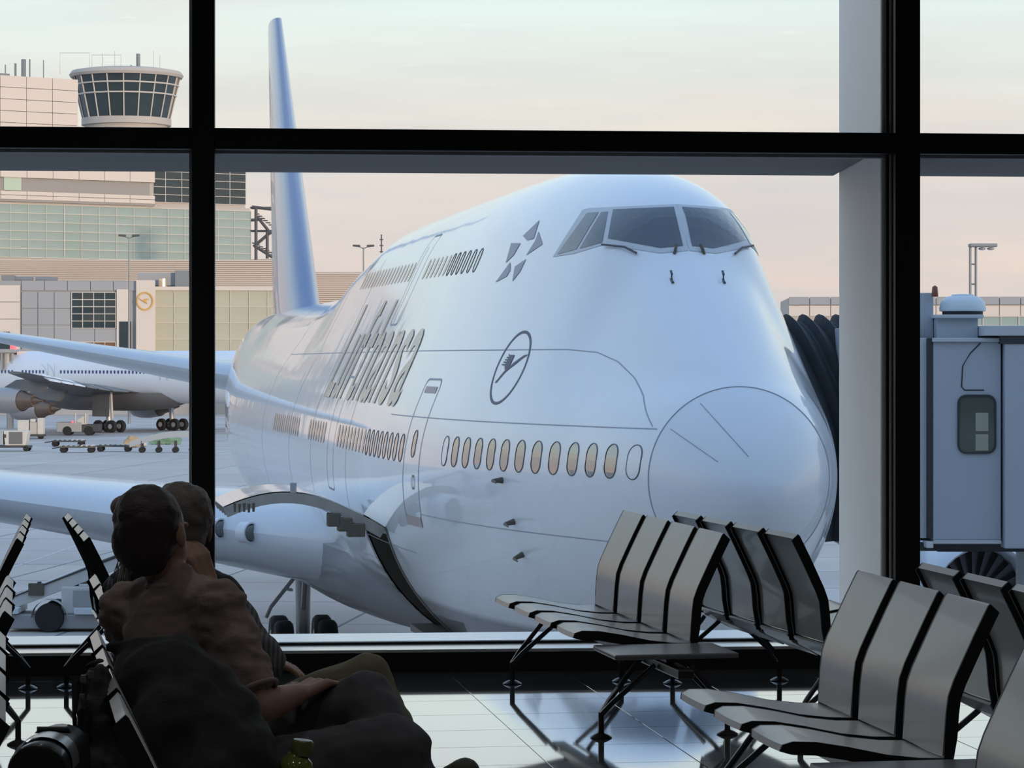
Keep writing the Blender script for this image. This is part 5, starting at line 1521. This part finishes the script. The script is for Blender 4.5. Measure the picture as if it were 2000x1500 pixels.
limb(t_, [W(LH), W(LK), W(LA)], [.10, .08, .065]); limb(t_, [W(RH), W(RH * .5 + RK * .5), W(RK), W(RK * .5 + RA * .5), W(RA)], [.105, .090, .074, .072, .062])
voxel('trousers', t_, .009, m_olive, pal, 4, (.010, 9))
for A_, d_ in ((LA, Vector((.9, .0, -.06))), (RA, Vector((.75, -.25, -.3)))):
    sh = MB(); d_ = d_.normalized(); hh = A_ + Vector((0, 0, -.05)) - d_ * .03
    limb(sh, [W(hh), W(hh + d_ * .11), W(hh + d_ * .19)], [.042, .042, .036]); capsule(sh, W(A_), .04, W(hh), .042)
    voxel('shoe', sh, .009, m_sock, pal, 2)
# cap flap showing above the nearer head
cp = MB(); ellipsoid(cp, W(px(247, 990, 7.74)), (.045, .06, .034)); cp.box(*[v for v in (W(px(231, 0, 7.74)).x, W(px(262, 0, 7.74)).x)], W((0, 7.70, 0)).y, W((0, 7.78, 0)).y, W(px(0, 992, 7.74)).z, W(px(0, 974, 7.74)).z)
voxel('hair_clip', cp, .006, mat('clip_tan', (.22, .15, .12), .7), pal, 3)

# ---- heaped jacket on the near seat
m_jack = mat('jacket_olive_black', (.013, .0128, .011), .85, var=.3, scale=6, bump=.3, bscale=120)
jk = MB()
def J(x, y, d): return px(x, y, d)
for (x, y, d, r) in ((300, 1345, 6.72, (.115, .13, .115)), (345, 1330, 6.72, (.10, .13, .10)), (380, 1380, 6.70, (.12, .15, .14)), (430, 1430, 6.66, (.11, .16, .13)), (330, 1440, 6.62, (.13, .16, .16)),
                     (470, 1490, 6.62, (.10, .16, .13)), (400, 1530, 6.6, (.20, .18, .16)), (280, 1450, 6.66, (.09, .12, .12)), (262, 1300, 6.75, (.055, .08, .05))):
    ellipsoid(jk, J(x, y, d), r)
capsule(jk, J(215, 1262, 6.78), .022, J(275, 1258, 6.75), .030)
capsule(jk, J(275, 1262, 6.75), .035, J(370, 1262, 6.74), .030)
capsule(jk, J(370, 1264, 6.74), .030, J(425, 1310, 6.70), .024)
capsule(jk, J(425, 1310, 6.70), .024, J(505, 1420, 6.64), .020)
o = voxel('jacket', jk, .010, m_jack, None, 6, (.020, 6)); tag(o, 'dark olive padded jacket heaped on the seat in front of the sitters', 'jacket')

# ---- black backpack hung behind the bench
m_bag = mat('backpack_black', (.016, .015, .014), .8, var=.3, scale=10, bump=.3, bscale=140)
bp = thing('backpack', 'black backpack with straps and buckles slumped behind the sitters\' backrest', 'backpack', (-1.07, 6.50, 0))
BPT = TR(1.07, -6.50, 0)
m1 = MB()
for (x, y, d, r) in ((195, 1340, 6.52, (.045, .12, .07)), (185, 1400, 6.5, (.062, .14, .12)), (190, 1470, 6.46, (.075, .15, .14)), (200, 1560, 6.4, (.10, .16, .16)), (160, 1500, 6.42, (.045, .10, .10)), (205, 1680, 6.4, (.11, .16, .16)), (205, 1860, 6.4, (.12, .17, .17))):
    ellipsoid(m1, BPT @ px(x, y, d), r)
voxel('bag', m1, .010, m_bag, bp, 3, (.03, 9))
for a, c in (((150, 1330), (148, 1460)), ((168, 1320), (163, 1450)), ((178, 1300), (195, 1290))):
    MB().tube([BPT @ px(a[0], a[1], 6.36), BPT @ px((a[0] + c[0]) / 2 - 4, (a[1] + c[1]) / 2, 6.32), BPT @ px(c[0], c[1], 6.34)], .012, 8, flat=.4).build('strap', m_bag, bp)
for (x, y) in ((163, 1326), (178, 1318), (160, 1363)):
    p = BPT @ px(x, y, 6.33); MB().box(p.x - .006, p.x + .006, p.y - .004, p.y + .004, p.z - .009, p.z + .009).build('buckle', mat('buckle_grey', (.16, .155, .15), .3), bp, bevel=.002)

# ---- hard-shell case in the corner
cs = thing('suitcase', 'dark hard-shell case with a bright curved rim in the bottom left corner', 'suitcase', (px(90, 0, 5.9).x, 5.95, 0))
cx_ = px(95, 0, 5.9).x
def cz(y): return px(0, y, 5.9).z
prof = []
for i in range(15):
    a = PI * i / 14
    prof.append((-.062 * math.cos(a), cz(1500) + .066 * math.sin(a) ** .8))
prof = [(-.066, .06)] + prof + [(.066, .06)]
MB().prism([(p[0], p[1]) for p in prof], 'y', -.17, .17).build('shell', mat('case_black', (.014, .014, .015), .35, coat=.4), cs, smooth=35, bevel=.01)
rim = [Vector((p[0] * 1.03, -.10, p[1] + .006)) for p in prof[1:-1]]
MB().grid([[v for v in rim], [v + Vector((0, .09, 0)) for v in rim]]).build('rim_band', mat('case_silver', (.55, .56, .58), .25, metal=.8), cs, smooth=60)
MB().tube([(-.03, .02, cz(1440)), (-.03, .02, cz(1434)), (.035, .02, cz(1434)), (.035, .02, cz(1440))], .007, 8).build('handle', m_rim, cs)
for x in (-.045, .045):
    MB().lathe([(.012, -.012), (.03, -.012), (.03, .012), (.012, .012)], 14, TR(x, -.1, .03) @ Matrix.Rotation(PI / 2, 4, 'Y')).build('castor', m_tyre, cs)
    MB().box(x - .015, x + .015, -.115, -.085, .03, .07).build('castor_fork', m_rim, cs)

# ---- green bottle between jacket and trousers
bo = thing('bottle', 'green-tinted plastic bottle with a screw cap between the jacket and charcoal trousers', 'bottle', (px(578, 0, 6.6).x, 6.6, px(0, 1560, 6.6).z))
zb = px(0, 1560, 6.6).z
def bzz(y): return px(0, y, 6.6).z - zb
m_gr = mat('bottle_green', (.15, .17, .03), .12, coat=.8, var=.4, scale=30)
MB().lathe([(.036, 0), (.040, .01), (.041, bzz(1500)), (.039, bzz(1489)), (.030, bzz(1480)), (.022, bzz(1475)), (.020, bzz(1470))], 24).build('body', m_gr, bo, smooth=50)
MB().lathe([(.024, bzz(1474)), (.026, bzz(1470)), (.026, bzz(1448)), (.022, bzz(1444)), (.002, bzz(1443))], 24, Matrix.Rotation(.12, 4, 'Y')).build('cap', mat('cap_olive', (.11, .12, .03), .35, coat=.4), bo, smooth=40)
